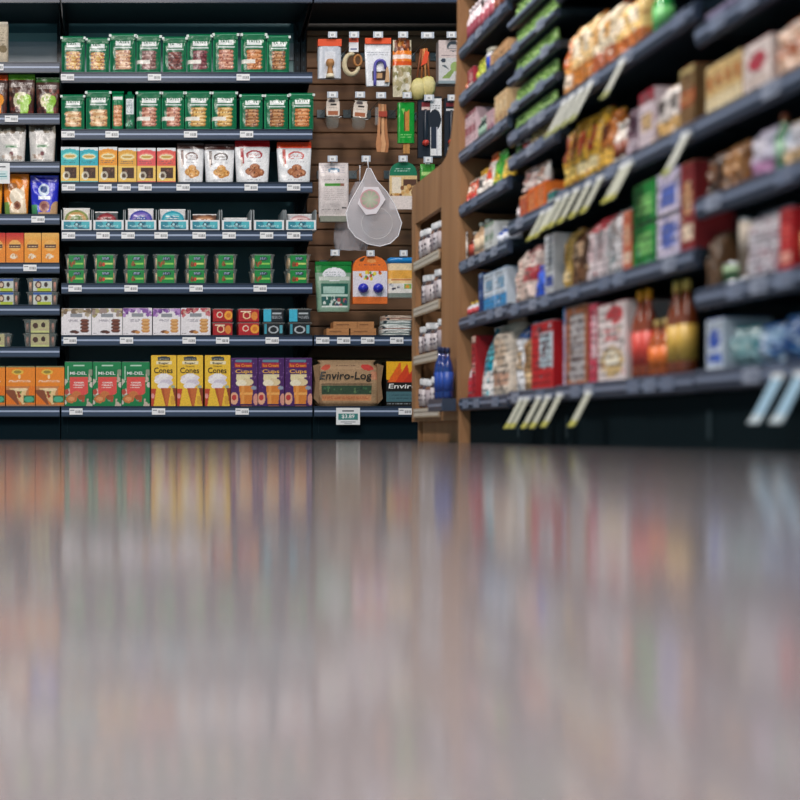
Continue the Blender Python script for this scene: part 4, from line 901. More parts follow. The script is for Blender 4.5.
def dpouch():
    w, h, d = .17, .24, .05; p = Print('86a592', 50, 66, 324); p.noise(.05); p.rect(0, .78, 1, 1, '128038'); p.ell(.52, .74, .32, .14, 'e6e8f0'); p.rect(.1, .62, .95, .7, 'c9d2cc'); p.lines(.3, .68, .75, .8, '8fa0a8', 3); p.rect(.14, .08, .9, .56, '235f52'); p.rect(.14, .3, .9, .34, 'bcd6cc'); p.rect(.2, .36, .8, .5, 'a9c9c0'); p.blobs(.2, .12, .85, .28, ['c9d9d2', '2a5a5a', 'b05a5a', '3a4a6a', 'd9e2dc'], 22, (.03, .06)); p.rect(.14, .08, .9, .12, 'dfe8e2'); p.rect(0, 0, .1, .75, '7fa48c')
    s = MB().box(-w*.495, w*.495, -.006, .006, h*.93, h, '0c7a34').mesh('heat_seal', 'film')
    return [('pouch_body', loft(w, h, d, p, 'pouch', '7fa08c', mat='film', name='pouch_body', wrinkle=.0015)), ('heat_seal', s)]
hang('green_pouch', 'hd1', dpouch, 315, 351.4, 261.5, 312, 'large green and pale pouch', 'pouch', .17, .241)
def arch():
    w, h, d = .17, .24, .03; p = Print('e8e4ee', 50, 66, 325); p.rect(0, .68, 1, 1, 'f0782a'); p.rect(0, 0, 1, .14, 'e0702c'); p.lines(.15, .78, .85, .86, '5a3a50', 1); p.ell(.2, .93, .08, .05, '5a3a20'); p.ell(.55, .9, .16, .04, 'f8a860'); p.blobs(.2, .52, .8, .66, ['e9a02c', '5aa03c', 'c94a2c', 'f0d84a'], 16, (.03, .05)); p.rect(.92, .14, 1, .68, 'dfe0ee'); p.lines(.2, .14, .8, .18, 'f0d0c0', 1)
    bs = []
    b = ('arched_card', loft(w, h, d, p, 'roundcard', 'd96a24', name='arched_card'))
    for s in (-.036, .038): bs.append(('blue_ball', MB().lathe([(.002, -.024), (.015, -.02), (.024, -.008), (.026, .002), (.021, .014), (.012, .022), (.002, .025)], '2430b8', 18, s, -.026).mesh('blue_ball', 'satin')))
    for _, me in bs: me.transform(Matrix.Translation((0, 0, h*.32)))
    return [b] + bs
hang('blue_ball_pack', 'hd2', arch, 352.2, 386.6, 256.5, 304, 'orange arched pack with two blue balls', 'ball pack', .17, .24)
def dthree():
    w, h, d = .15, .2, .05; p = Print('e9e6e2', 44, 58, 326); p.rect(0, .55, 1, .8, 'f0b04c'); p.rect(0, .42, 1, .56, 'f3d6a4'); p.rect(.1, .5, .8, .54, 'c9682c'); p.blobs(.1, .22, .4, .38, ['4a4a5a', 'c9ccd4'], 8, (.03, .05)); p.rect(.55, .26, .8, .4, '8ab45a'); p.ell(.66, .32, .07, .05, 'e9a040'); p.rect(0, .0, 1, .14, '7f8a84'); p.rect(0, .8, 1, 1, 'f3d9b0')
    return [('pouch_body', loft(w, h, d, p, 'card', 'cfcac4', p=5, mat='film', name='pouch_body', wrinkle=.0015)), ('blue_roll', MB().tube([(-w*.5, -.01, h*1.08), (-w*.4, -.012, h*1.09), (w*.4, -.012, h*1.09), (w*.5, -.01, h*1.08)], [.012, .019, .019, .012], '1c86d0', 10).mesh('blue_roll', 'film'))]
hang('liner_bag_pack', 'hd3', dthree, 387, 416, 264, 298, 'white and yellow pack topped by a blue roll', 'bag pack', .15, .2)

# small cartons and folded packs on the hook bay's low shelf
b6 = zt(340.5)
def kraftbox(): return [('kraft_carton', MB().box(-.06, .06, -.04, .04, 0, .033, 'bd8452').box(-.0605, .0605, -.0405, .0405, .012, .0125, '8a5a34').box(-.045, .02, -.0408, -.04, .016, .022, '93643c').mesh('kraft_carton', 'kraft'))]
for (a, c, z, look) in ((326.6, 349, 0, 'small kraft carton under the stack'), (350.6, 376, 0, 'wide low kraft carton'), (333.4, 357, .0335, 'kraft carton lying on two others'), (357.4, 374, .0335, 'short kraft carton on the wide one')):
    k = (D+.02)/F; thing('kraft_carton', 'kb', kraftbox, (WX((a+c)/2, D+.02), D+.06, b6+.0006+z), scale=((c-a)*k/.12, 1, 1), row='the hook bay shelf', look=look, cat='carton')
def foldpack(c1, seed):
    def b():
        w, h, d = .15, .03, .12; p = Print(c1, 40, 12, seed); p.noise(.2); p.rect(0, .3, 1, .5, '5a7070' if seed % 2 else '9a6a5c'); p.blobs(0, 0, .2, 1, ['2a3a44'], 3, (.03, .06))
        return [('folded_pack', loft(w, h, d, p, 'box', c1, p=6, mat='film', name='folded_pack', wrinkle=.001))]
    return b
for i, (c1, look) in enumerate((('c9ccc8', 'lowest white folded pack'), ('dfe2e0', 'second white folded pack from below'), ('cfd6d4', 'third white folded pack from below'), ('c4b0a0', 'tan folded pack topping the white ones'))):
    thing('folded_pack', f'fp{i}', foldpack(c1, 331+i), (WX(397+i*.6, D+.03), D+.09, b6+.0006+i*.0245), scale=(1+.02*(i % 2), 1, .8), rz=R((-2, 1.5, -1, 3)[i]), row='the hook bay shelf', look=look, cat='pack', group='folded packs on the hook bay shelf')

# ------------------------------------------------------------------ wooden end unit of the aisle shelving
def AY(px, x=AX): return F*x/(px-X0)          # depth of a point of the plane x that shows at px
def AZ(py, px, x=AX): return CH + (Y0-py)*x/(px-X0)
EY0, EY1 = 4.24, 4.89                            # near and far end of the wooden unit
W0, W1 = AY(441.2), AY(415.6)                    # its opening
def endcap():
    e = obj('wooden_display_unit', None, None, (AX, (EY0+EY1)/2, 0)); off = -Vector(e.location)
    e['label'] = 'maple wooden end unit with narrow jar shelves at the far end of the aisle'; e['category'] = 'display unit'
    H, X1 = .993, AX+.022
    mb = MB()
    mb.prism([(W1+.001, .075), (EY1, .075), (EY1, H), (W1+.001, H)], 'x', AX, X1, '9a6a42')
    mb.prism([(W0, .84), (W1, .84), (W1, H), (W0, H)], 'x', AX, X1, '9a6a42'); mb.prism([(W0, .075), (W1, .075), (W1, .098), (W0, .098)], 'x', AX, X1, '9a6a42')
    curve = [(W0-.001, H), (4.43, H+.005), (4.40, H+.018), (4.37, H+.04), (4.345, H+.075), (4.325, H+.12), (4.30, H+.19), (4.28, H+.30), (4.27, H+.45), (4.268, 2.05), (EY0+.02, 2.05)]
    mb.prism([(EY0+.02, .075), (W0-.001, .075)] + curve, 'x', AX, X1, '9a6a42')
    def part(n, me, par=None): o = obj(n, me, par or e); o.location = off if par is None else (0, 0, 0); return o
    part('side_panel', mb.mesh('side_panel', M['wood']))
    part('end_board', MB().box(AX+.001, AX+.46, EY0, EY0+.019, .0, 2.05, '9a6a42').mesh('end_board', M['wood']))
    part('far_board', MB().box(X1+.001, AX+.46, EY1-.02, EY1-.001, .0, H, '9a6a42').mesh('far_board', M['wood']))
    part('back_board', MB().box(AX+.14, AX+.155, W0-.05, W1+.01, .09, H-.01, '3a2c20').mesh('back_board', M['wood']))
    part('top_board', MB().box(X1+.001, AX+.46, 4.42, EY1-.021, H-.02, H-.002, '9a6a42').mesh('top_board', M['wood']))
    part('kick_base', MB().box(AX+.03, AX+.44, EY0+.02, EY1-.05, 0, .0745, '9a6a42').mesh('kick_base', M['wood']))
    for z in ESH:
        s = part('shelf', MB().box(AX-.004, AX+.138, W0+.001, W1-.001, z-.012, z, 'a67c52').mesh('shelf', M['wood']))
        r = MB().box(AX-.010, AX-.0045, W0-.004, W1+.004, z-.036, z-.0004, 'a9957c'); y = W0
        while y < W1-.02: r.box(AX-.0108, AX-.0101, y+.002, y+.018, z-.03, z-.003, 'cfcac0'); r.box(AX-.0112, AX-.0109, y+.004, y+.016, z-.018, z-.012, '6a645c'); y += .022
        part('ticket_strip', r.mesh('ticket_strip', 'paper'), s)
ESH = [.69, .512, .328, .125]
endcap()
def jar(kind):
    def b():
        c = ('b9b0b4', 'c9c4ca', 'a39aa0', 'd3ccd0')[kind]; d_ = ('5a4038', '3c3a44', '7a5a4a', '4a4450')[kind]
        g = MB().lathe([(.023, 0), (.026, .004), (.026, .072), (.020, .08)], [d_, d_, d_, d_], 16)
        lab = MB().lathe([(.0268, .008), (.0268, .066)], [c, c], 16)
        lab.box(-.0275, -.0268, -.012, .012, .026, .032, '6a6470').box(-.0275, -.0268, -.009, .009, .042, .05, '5a5560')
        cap = MB().lathe([(.0225, .0805), (.0235, .083), (.0235, .1), (.021, .103)], 'dfe0e4' if kind % 2 else 'cfd3d8', 16)
        return [('glass_body', g.mesh('glass_body', 'glass')), ('label', lab.mesh('label', 'paper')), ('cap', cap.mesh('cap', 'satin'))]
    return b
for r, z in enumerate(ESH):
    n = 6; rn = ['the top wooden end shelf', 'the second wooden end shelf', 'the third wooden end shelf', 'the lowest wooden end shelf'][r]
    for i in range(n):
        y = W0 + .03 + i*.0555
        if r == 1 and i == 5: continue
        thing('spice_jar', f'jar{(r+i)%4}', jar((r+i) % 4), (AX+.020+.003*((i*7) % 3), y, z+.0005), rz=R((i*37+r*11) % 20-10), scale=(1, 1, 1+.05*((i+r) % 3)), row=rn, look='white-capped spice jar', cat='spice jar', group='spice jars in the wooden end unit', order=-y)

# ------------------------------------------------------------------ aisle shelving sections
LH = .021
def lhof(z, slim): return .012 if slim and z > .95 else LH
def section(label, y0, y1, lips, slim=False, backx=.46, h=2.0, base=True, backcol='284650'):
    e = obj('aisle_shelving', None, None, (AX, (y0+y1)/2, 0)); e['label'] = label; e['category'] = 'shelving'; e['group'] = 'aisle shelving sections'; off = -Vector(e.location)
    def part(n, me, par=None): o = obj(n, me, par or e); o.location = off if par is None else (0, 0, 0); return o
    part('back_panel', MB().box(AX+backx-.02, AX+backx-.002, y0, y1, 0, h, backcol).mesh('back_panel', 'steel'))
    for yy in (y0+.001, y1-.021):
        u = MB().box(AX+backx-.06, AX+backx-.021, yy, yy+.02, 0, h, '2a3c46'); part('upright', u.mesh('upright', 'steel'))
    part('kick_base', MB().box(AX+.035, AX+backx-.061, y0+.001, y1-.001, 0, lips[0]-.022, '06181e').box(AX+.0335, AX+.035, y0+.01, y0+.02, .02, .08, '39484e').mesh('kick_base', 'kick'))
    for i, z in enumerate(lips):
        LH = lhof(z, slim); dep = backx-.062
        mb = MB().box(AX+.013, AX+dep, y0+.002, y1-.002, z+LH-.02, z+LH-.001, '1c2c36')
        for yy in (y0+.004, y1-.010):
            if i: mb.prism([(AX+.02, z+LH-.021), (AX+dep, z+LH-.021), (AX+dep, z+LH-.034), (AX+.1, z+LH-.03)], 'y', yy, yy+.005, '101c24')
        s = part('shelf', mb.mesh('shelf', 'steel'))
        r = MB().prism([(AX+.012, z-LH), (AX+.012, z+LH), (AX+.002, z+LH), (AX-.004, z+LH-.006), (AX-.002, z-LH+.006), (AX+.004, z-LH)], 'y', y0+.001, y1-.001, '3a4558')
        r.box(AX-.0052, AX-.0042, y0+.004, y1-.004, z-.004, z+.006, '76829a')  # highlight along the rail, put in as a pale strip
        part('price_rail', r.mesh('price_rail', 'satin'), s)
    return e
GY = [EY0-.001, AY(508.5), AY(556), AY(696), 1.25]
G1 = [.128, .40, .592, .783, .966, 1.158, 1.317, 1.55]
G2A = [.135, .393, .640, .832, .905, .99, 1.075, 1.16, 1.245, 1.33]
G2B = [.138, .393, .655, .900, 1.2]
G3 = [.14, .305, .490, .655, .842, 1.1]
far = section('far section of the aisle shelving, seven shelves beside the wooden end unit', GY[1], GY[0], G1)
lg = obj('deck_ledge', MB().box(1.160, 1.2085, 4.242, 4.42, .107, .1492, '3a4558').box(1.1585, 1.16, 4.244, 4.418, .122, .132, '76829a').mesh('deck_ledge', 'satin'), far, -Vector(far.location))  # the pale front line is a painted rail highlight
section('slim aisle section packed with rows of small green packets', GY[2], GY[1]-.001, G2A, True)
section('middle aisle section with large bags and cereal boxes', GY[3], GY[2]-.001, G2B)
section('near aisle section with blurred boxes and bottles', GY[4], GY[3]-.001, G3)

SEC = {'1': G1, 'a': G2A, 'b': G2B, '3': G3}
RN = {'1': ['far aisle bottom shelf', 'far aisle second shelf up', 'far aisle third shelf up', 'far aisle fourth shelf up', 'far aisle fifth shelf up', 'far aisle sixth shelf up', 'far aisle seventh shelf up', 'x'],
      'b': ['middle aisle bottom shelf', 'middle aisle second shelf up', 'middle aisle third shelf up', 'middle aisle fourth shelf up', 'x'],
      'a': ['slim section bottom shelf', 'slim section second shelf up', 'slim section third shelf up', 'slim section fourth shelf up'] + [f'slim section {w} shelf up' for w in ('fifth', 'sixth', 'seventh', 'eighth', 'ninth', 'tenth')],
      '3': ['near aisle bottom shelf', 'near aisle second shelf up', 'near aisle third shelf up', 'near aisle fourth shelf up', 'near aisle fifth shelf up', 'x']}
_gk = [0]
def art(p, cols, style):
    """bold package artwork for the aisle goods"""
    m, a, b_ = (cols + cols)[:3]
    p.noise(.08)
    if style == 'cap': p.rect(0, .78, 1, 1, a); p.rect(.15, .3, .85, .62, b_)
    elif style == 'base': p.rect(0, 0, 1, .36, a); p.rect(.2, .5, .8, .78, b_)
    elif style == 'panel': p.rect(.38, .3, .96, .85, a); p.lines(.45, .35, .9, .8, b_, 7)
    elif style == 'frame': p.rect(.2, .05, .9, .9, a); p.lines(.26, .1, .84, .84, b_, 14)
    elif style == 'bowl': p.ell(.6, .84, .3, .12, a); p.ell(.5, .24, .42, .2, b_); p.ell(.5, .28, .26, .1, 'f0ead8'); p.lines(.2, .5, .85, .68, a, 3)
    elif style == 'disc': p.ell(.5, .6, .34, .2, a); p.rect(.1, .12, .9, .3, b_)
    elif style == 'band': p.rect(0, .36, 1, .62, a); p.lines(.1, .4, .9, .58, b_, 3); p.rect(0, .9, 1, 1, b_)
    elif style == 'speck': p.blobs(0, 0, 1, 1, [a, b_, m], 40, (.05, .1))
    elif style == 'two': p.rect(0, .47, 1, .52, '1a2420'); p.rect(.2, .6, .85, .85, a); p.rect(.2, .12, .85, .38, a); p.blobs(0, 0, 1, 1, [b_], 10, (.04, .07))
    dk = '%02x%02x%02x' % tuple(int(int(m[i:i+2], 16)*.45) for i in (0, 2, 4)); lt = '%02x%02x%02x' % tuple(min(255, int(int(m[i:i+2], 16)*.6+110)) for i in (0, 2, 4))
    p.blobs(0, 0, 1, 1, [dk, lt, a, b_, dk], 16, (.025, .06)); p.lines(.08, .05, .92, .95, dk, 9); p.noise(.15)
    return p
def aisle_pack(kind, w, h, d, cols, style, seed):
    def b():
        p = Print(cols[0], 24, 36, seed); art(p, cols, style)
        if kind == 'box':
            return [('carton', loft(w, h, d, p, 'box', cols[0], name='carton')), ('top_flap', MB().box(-w/2+.002, w/2-.002, -d/2+.001, d/2-.001, h, h+.0015, cols[1]).mesh('top_flap', 'paper'))]
        if kind in ('pouch', 'bag', 'sack', 'pillow'):
            z = h*{'pouch': .955, 'bag': .93, 'sack': .985, 'pillow': .965}[kind]
            return [('bag_body', loft(w, h, d, p, kind, cols[0], mat='film', name='bag_body', wrinkle=.003, seed=seed)), ('sealed_top', MB().box(-w*.44, w*.44, -.005, .005, z, h*1.015, cols[1]).mesh('sealed_top', 'film'))]
        r = min(w, d)/2
        if kind == 'bottle':
            g = MB().lathe([(r*.9, 0), (r, .008), (r, h*.58), (r*.8, h*.68), (r*.38, h*.80), (r*.36, h*.88)], cols[0], 18)
            lab = MB().lathe([(r*1.015, h*.14), (r*1.015, h*.52)], cols[1], 18); cap = MB().lathe([(r*.44, h*.882), (r*.44, h*.99), (r*.36, h)], cols[2], 14)
            return [('bottle_body', g.mesh('bottle_body', 'glass')), ('label', lab.mesh('label', 'paper')), ('cap', cap.mesh('cap', 'satin'))]
        if kind == 'jar':
            g = MB().lathe([(r*.92, 0), (r, .008), (r, h*.76), (r*.84, h*.84)], cols[0], 18)
            lab = MB().lathe([(r*1.015, h*.16), (r*1.015, h*.66)], cols[1], 18); cap = MB().lathe([(r*.88, h*.842), (r*.9, h*.97), (r*.82, h)], cols[2], 18)
            return [('jar_body', g.mesh('jar_body', 'glass')), ('label', lab.mesh('label', 'paper')), ('lid', cap.mesh('lid', 'satin'))]
        if kind == 'can':
            g = MB().lathe([(r*.97, 0), (r, .003), (r, .006)], 'b9bec4', 20); 
            lab = MB().lathe([(r*.985, .006), (r*.985, h*.5), (r*.986, h*.5), (r*.985, h-.006)], [cols[0], cols[0], cols[1], cols[1]], 20); lid = MB().lathe([(r, h-.0055), (r, h-.001), (r*.95, h)], 'c9ced4', 20)
            return [('can_base', g.mesh('can_base', 'metal')), ('label', lab.mesh('label', 'paper')), ('lid', lid.mesh('lid', 'metal'))]
    return b
NAMES = dict(box='carton_box', pouch='food_pouch', bag='paper_food_bag', sack='soft_food_bag', pillow='pillow_pack', bottle='bottle', jar='food_jar', can='food_can')
CATS = dict(box='box', pouch='pouch', bag='bag', sack='bag', pillow='packet', bottle='bottle', jar='jar', can='can')
def aisle(sec, shelf, px0, px1, pytop, kind, look, cols, style='cap', n=1, d=.12, inset=.0, z0=0, rz=0, setback=.016, rowadd=''):
    """n like packs side by side, showing from px0 to px1 on shelf number SHELF; their tops show at PYTOP at the near (px1) edge"""
    base = SEC[sec][shelf] + lhof(SEC[sec][shelf], sec == 'a') + z0; x = AX + setback
    ya, yb = AY(px1, x), AY(px0, x); gi = {'1': 0, 'a': 1, 'b': 2, '3': 3}[sec]
    yb = min(yb, GY[gi]-.008); ya = max(ya, GY[gi+1]+.008)
    w = (yb-ya)/n; h = AZ(pytop, px1, x) - base; nxt = ([q for q in SEC[sec] if q > SEC[sec][shelf]] + [SEC[sec][shelf] + .3])[0]; roof = nxt + lhof(nxt, sec == 'a') - .037
    h = min(h, (roof-base)/1.016)
    for k in range(n):
        _gk[0] += 1; yc = ya + w*(k+.5); dd = min(d, w*1.3 if kind == 'box' else d, h*.55 if kind != 'box' else d)
        if kind in ('bottle', 'jar', 'can'): dd = w*.96
        thing(NAMES[kind], ('g', sec, shelf, px0, px1, z0, k % 3), aisle_pack(kind, w-.004, h, dd, cols, style, 500+_gk[0] % 7 + shelf*10),
              (x + dd/2, yc, base+.0008), rz=R(-90+rz+((k*7) % 3-1)*.8), row=RN[sec][shelf]+rowadd, look=look, cat=CATS[kind], group=(look+' group') if n > 1 else None, order=-yc)

def blue_bottle(): return aisle_pack('bottle', .04, .17, .04, ['18357c', '2348a0', '1a2850'], 'cap', 9)()
for i, (x, y) in enumerate(((1.190, 4.275), (1.188, 4.325), (1.189, 4.375))):
    thing('bottle', 'bluebottle', blue_bottle, (x, y, .1497), scale=(.92, .92, 1.02+.03*i), row='the ledge before the wooden unit', look='slender dark blue bottle', cat='bottle', group='dark blue bottles before the wooden unit', order=-y)
# far section ------------------------------------------------------------
aisle('1', 0, 461.5, 471, 340, 'pouch', 'white and red pointed pouch', ['d9cfd4', 'b8323c', '1c2640'], 'base')
aisle('1', 0, 471.5, 476, 336, 'box', 'thin red box', ['b0242c', 'c9404a', 'e0c0b0'], 'band')
aisle('1', 0, 476.5, 490, 326, 'pouch', 'teal pouch with a white foot', ['1f93ad', 'e2dfdf', '57bccb'], 'base')
aisle('1', 0, 490.5, 506, 318, 'bag', 'cream paper bag', ['d8cabb', 'c9b39d', 'b48f7c'], 'disc', rz=4)
aisle('1', 1, 462, 478, 299, 'bottle', 'white yellow-capped bottle', ['dcdbe4', 'c04a52', 'e8c23c'], n=3)
aisle('1', 1, 478.5, 483, 273, 'box', 'narrow navy box', ['21407c', '2a4c90', '8fa8d0'], 'band')
aisle('1', 1, 483.5, 507, 266, 'box', 'white box with a blue foot', ['d6e2f0', '2f8fd0', '7fa8c9'], 'base', n=2)
aisle('1', 2, 461, 466, 232, 'jar', 'slim white jar', ['c9c0b8', 'dcd6d0', 'd9d9dc'])
aisle('1', 2, 466.5, 471, 231, 'bottle', 'small dark red bottle', ['5a3028', 'b04838', 'b9b2a8'])
aisle('1', 2, 471.5, 483, 218, 'bottle', 'tall beige bottle', ['c9a888', 'd9c4a8', 'a9b2ac'], n=2)
aisle('1', 2, 484, 494, 221, 'box', 'pale grey-green box', ['d4d8d6', 'a9bcae', '6a8a70'], 'band', n=2)
aisle('1', 2, 494.5, 507, 222, 'bottle', 'blue and white bottle', ['3a5aa8', 'd6dbe8', 'c9ced8'], n=2)
aisle('1', 3, 462, 474, 178, 'pouch', 'red and orange pouch', ['e2664a', 'f0e0d0', 'c9323a'], 'disc', n=2)
aisle('1', 3, 474.5, 482, 168, 'pouch', 'white pouch with yellow tip', ['ece4dc', 'f0b832', '3a3a44'], 'cap')
aisle('1', 3, 482.5, 490, 152, 'pouch', 'orange and white pouch', ['f0e6de', 'ea7030', 'd9482c'], 'cap')
aisle('1', 3, 490.5, 499, 149, 'pouch', 'leaf green pouch', ['3f9a3e', '68b548', 'e8d24a'], 'disc')
aisle('1', 3, 499.5, 508, 156, 'pouch', 'golden yellow pouch', ['e8c24a', 'f0d878', 'c98a2c'], 'band')
aisle('1', 4, 462, 476, 107, 'box', 'pink and white box', ['d9bcc4', 'b0707c', '8a3a48'], 'band', n=3)
aisle('1', 4, 476.5, 486, 112, 'bottle', 'short dark green bottle', ['1c3a34', '8aa898', 'b9c4bc'], n=3)
aisle('1', 4, 486.5, 494, 108, 'box', 'mauve box', ['c9a4b0', 'd9c0c4', '9a5a70'], 'disc', n=2)
aisle('1', 4, 494.5, 507, 88, 'box', 'stepped beige box', ['d9b98c', 'e8d0a8', 'a8805a'], 'disc', n=3)
aisle('1', 5, 461.5, 467, 78, 'pouch', 'orange-red pouch', ['d9503a', 'e8863c', 'f0c0a0'], 'disc')
aisle('1', 5, 467.5, 474, 66, 'box', 'crimson box', ['a83244', 'd9a0a0', 'e8d8d8'], 'disc')
aisle('1', 5, 474.5, 483, 55, 'pouch', 'yellow-green pouch', ['b9c24a', 'e8d85a', '6a9a3c'], 'speck', n=2)
aisle('1', 5, 483.5, 489, 46, 'jar', 'white jar with blue label', ['e0e2e8', '2c4ab0', 'dcd9c8'])
aisle('1', 5, 489.5, 508, 38, 'box', 'tan display box', ['d3a87c', 'c49468', 'a8784c'], 'band')
aisle('1', 6, 462, 477, -2, 'bottle', 'maroon-labelled bottle', ['e2d4da', '8a3a4c', 'dcd0d4'], n=4)
aisle('1', 6, 477.5, 491, -14, 'bottle', 'pale pink bottle', ['dcc0c8', '9c4a58', 'efe6ea'], n=3)
aisle('1', 6, 491.5, 508, -30, 'bottle', 'brown-labelled bottle', ['c9a090', '7c4030', 'e0d6d0'], n=3)
# slim section -----------------------------------------------------------
for s in range(4, 10):
    aisle('a', s, 510, 554, None or (432-(SEC['a'][s]+.012+.056-CH)*(554-X0)/AX), 'pouch', 'small green packet', ['8fbc62', 'b4d888', '5c8c48'], 'speck', n=6, d=.05, setback=.013)
aisle('a', 3, 510, 519, 142, 'jar', 'white-lidded green jar', ['4f7f3c', '88aa68', 'c9ccd0'], n=2)
aisle('a', 3, 519.5, 528, 128, 'jar', 'white jar with red label', ['dcd6d8', 'c0483c', 'e0dcd8'])
aisle('a', 3, 528.5, 553, 117, 'sack', 'olive-tan gold bag', ['b39c68', '8a7a48', 'd0bc88'], 'speck', n=2)
aisle('a', 2, 510, 519, 204, 'jar', 'squat dark-lidded white jar', ['c9c0c4', 'd8cfd2', '2c3038'], n=1)
aisle('a', 2, 519.5, 527, 194, 'box', 'rust orange box', ['c9603c', 'b0442c', 'e8a070'], 'band')
aisle('a', 2, 527.5, 546, 181, 'box', 'bright orange box', ['e2742c', 'c9501f', 'f0b070'], 'frame', n=2)
aisle('a', 2, 547, 555, 190, 'box', 'dark teal box', ['1f6a66', 'd0e0e0', '2c8880'], 'base')
aisle('a', 1, 509.5, 520, 250, 'sack', 'off-white bag with red print', ['c9b4aa', 'b0585a', 'd9cac0'], 'speck')
aisle('a', 1, 520.5, 531, 244, 'sack', 'rosy white bag', ['d9c4bc', 'a8323c', 'c98a84'], 'band')
aisle('a', 1, 531.5, 544, 263, 'pouch', 'royal blue pouch', ['2454c9', '3c6ce0', '1a3a98'], 'disc')
aisle('a', 1, 544.5, 554.5, 233, 'box', 'white box with blue dot', ['d9dce2', 'c9ccd4', '2a4aa8'], 'disc')
aisle('a', 0, 510, 522, 322, 'bag', 'white bag with navy top', ['dcdde2', '27508c', 'c0a480'], 'cap')
aisle('a', 0, 522.5, 530, 330, 'bag', 'brown kraft bag', ['a8845c', '8a6844', 'd0b48c'], 'disc')
aisle('a', 0, 531, 554, 320, 'box', 'red box with pale blue panel', ['bf1f28', 'b9cdd8', '5a6a78'], 'panel')
# middle section ---------------------------------------------------------
aisle('b', 0, 557, 565, 308, 'box', 'blue-topped lilac box', ['c9bcd8', '3f8fd6', '8a78a8'], 'cap')
aisle('b', 0, 565.5, 588, 303, 'box', 'brown-framed box with grey panel', ['a5623c', 'b9b6b8', '77747c'], 'frame')
aisle('b', 0, 588.5, 597, 303, 'box', 'pink box with crimson edge', ['c04058', 'e2cfd6', 'd88a9c'], 'panel')
aisle('b', 0, 597.5, 627, 300, 'box', 'white cereal box with red top', ['e0d4d4', 'c93a44', 'cdb07c'], 'bowl')
aisle('b', 0, 628, 644, 288, 'bottle', 'amber bottle with yellow cap', ['8a3c1c', 'c9443a', 'f0a41e'], n=2)
aisle('b', 0, 644.5, 662, 318, 'bottle', 'orange-brown bottle', ['a8501c', 'd9702c', 'd0b470'], n=2)
aisle('b', 0, 662.5, 682, 278, 'bottle', 'tall golden syrup bottle', ['7c3c20', 'c9a44a', 'e0c060'], n=2)
aisle('b', 1, 557, 569, 228, 'bag', 'gold and tan bag', ['d0ab5c', 'b98c3c', 'e8d0a0'], 'disc')
aisle('b', 1, 569.5, 585, 226, 'bag', 'chocolate brown bag', ['5a3a26', '6a4a34', 'c9a888'], 'base')
aisle('b', 1, 586, 604, 214, 'bag', 'white bag with rosy print', ['d6c8cc', 'c0404c', 'c9b0b4'], 'cap', n=2)
aisle('b', 1, 604.5, 622, 206, 'bag', 'greyish white bag', ['d0ccd0', '8f9ca0', 'b9a8a4'], 'speck', n=2)
aisle('b', 1, 622.5, 632, 210, 'box', 'salmon orange box', ['cf6a4c', 'e0b090', 'f0d8c0'], 'disc')
aisle('b', 1, 632.5, 656, 178, 'box', 'tall vivid green box', ['1f8a3c', '7fc470', '0f5a2c'], 'two')
aisle('b', 1, 656.5, 680, 166, 'box', 'tall lilac-white box', ['cfc6de', '5068b8', '2c4a9c'], 'two')
aisle('b', 1, 680.5, 695, 160, 'box', 'dark red and tan box', ['8c2c30', 'd0a078', 'e8d4bc'], 'disc')
aisle('b', 2, 557, 574, 118, 'sack', 'golden snack bag', ['dca83c', '8c3a2c', 'f0cf70'], 'disc', n=2)
aisle('b', 2, 574.5, 596, 106, 'sack', 'yellow bag with a red spot', ['eab83c', 'c03a2c', 'f3e2b0'], 'disc', n=2)
aisle('b', 2, 596.5, 610, 108, 'sack', 'brown and gold bag', ['b0682c', 'e8b850', '5c2c1c'], 'base')
aisle('b', 2, 610.5, 624, 118, 'bottle', 'white squeeze bottle', ['d9d0c8', '7c3a24', 'e8e4de'], n=2)
aisle('b', 2, 624.5, 638, 100, 'bag', 'plum and white bag', ['8f7684', '5a3444', 'cfc0cc'], 'disc')
aisle('b', 2, 638.5, 655, 86, 'box', 'white box with maroon top', ['d3c4cc', '8a2434', 'c9a878'], 'cap')
aisle('b', 2, 655.5, 679, 77, 'bag', 'cream bag with tan foot', ['d8d0cc', 'c9a060', '3a2c2c'], 'base', n=2)
aisle('b', 2, 679.5, 695, 63, 'box', 'tall rust and olive box', ['7a5c3c', 'b0502c', 'a89868'], 'band')
aisle('b', 3, 557, 570, 26, 'sack', 'orange and cream bag', ['e8a45c', 'c0602c', 'f0e0cc'], 'disc')
aisle('b', 3, 570.5, 590, 10, 'bag', 'pale gold bag', ['e6c48c', 'b8702c', 'f3e8d0'], 'base', n=2)
aisle('b', 3, 590.5, 612, 0, 'bag', 'cream bag with rust foot', ['eadcc0', 'a8542c', 'e0a860'], 'base', n=2)
aisle('b', 3, 612.5, 640, -12, 'bag', 'amber and white bag', ['f0ca80', 'b86430', 'fff0d8'], 'base', n=2)
aisle('b', 3, 648, 658, -20, 'bottle', 'bright green bottle', ['2c9c48', '6cc070', '1c7030'])
aisle('b', 3, 659, 693, 8, 'pillow', 'red and white packet', ['b82c40', 'e8d0d0', 'd06a78'], 'base', n=2)
Z_ = AZ(181, 546, AX+.016) - .640 - LH + .004
aisle('a', 2, 520, 532, 166, 'pouch', 'blush pouch lying on the rust box', ['d6c4c0', 'b0807c', 'e2d6d0'], 'disc', z0=Z_)
aisle('a', 2, 532.5, 546, 160, 'pouch', 'white pouch lying on the orange boxes', ['dcd6d2', 'c08a70', 'b9a8a0'], 'disc', z0=Z_)
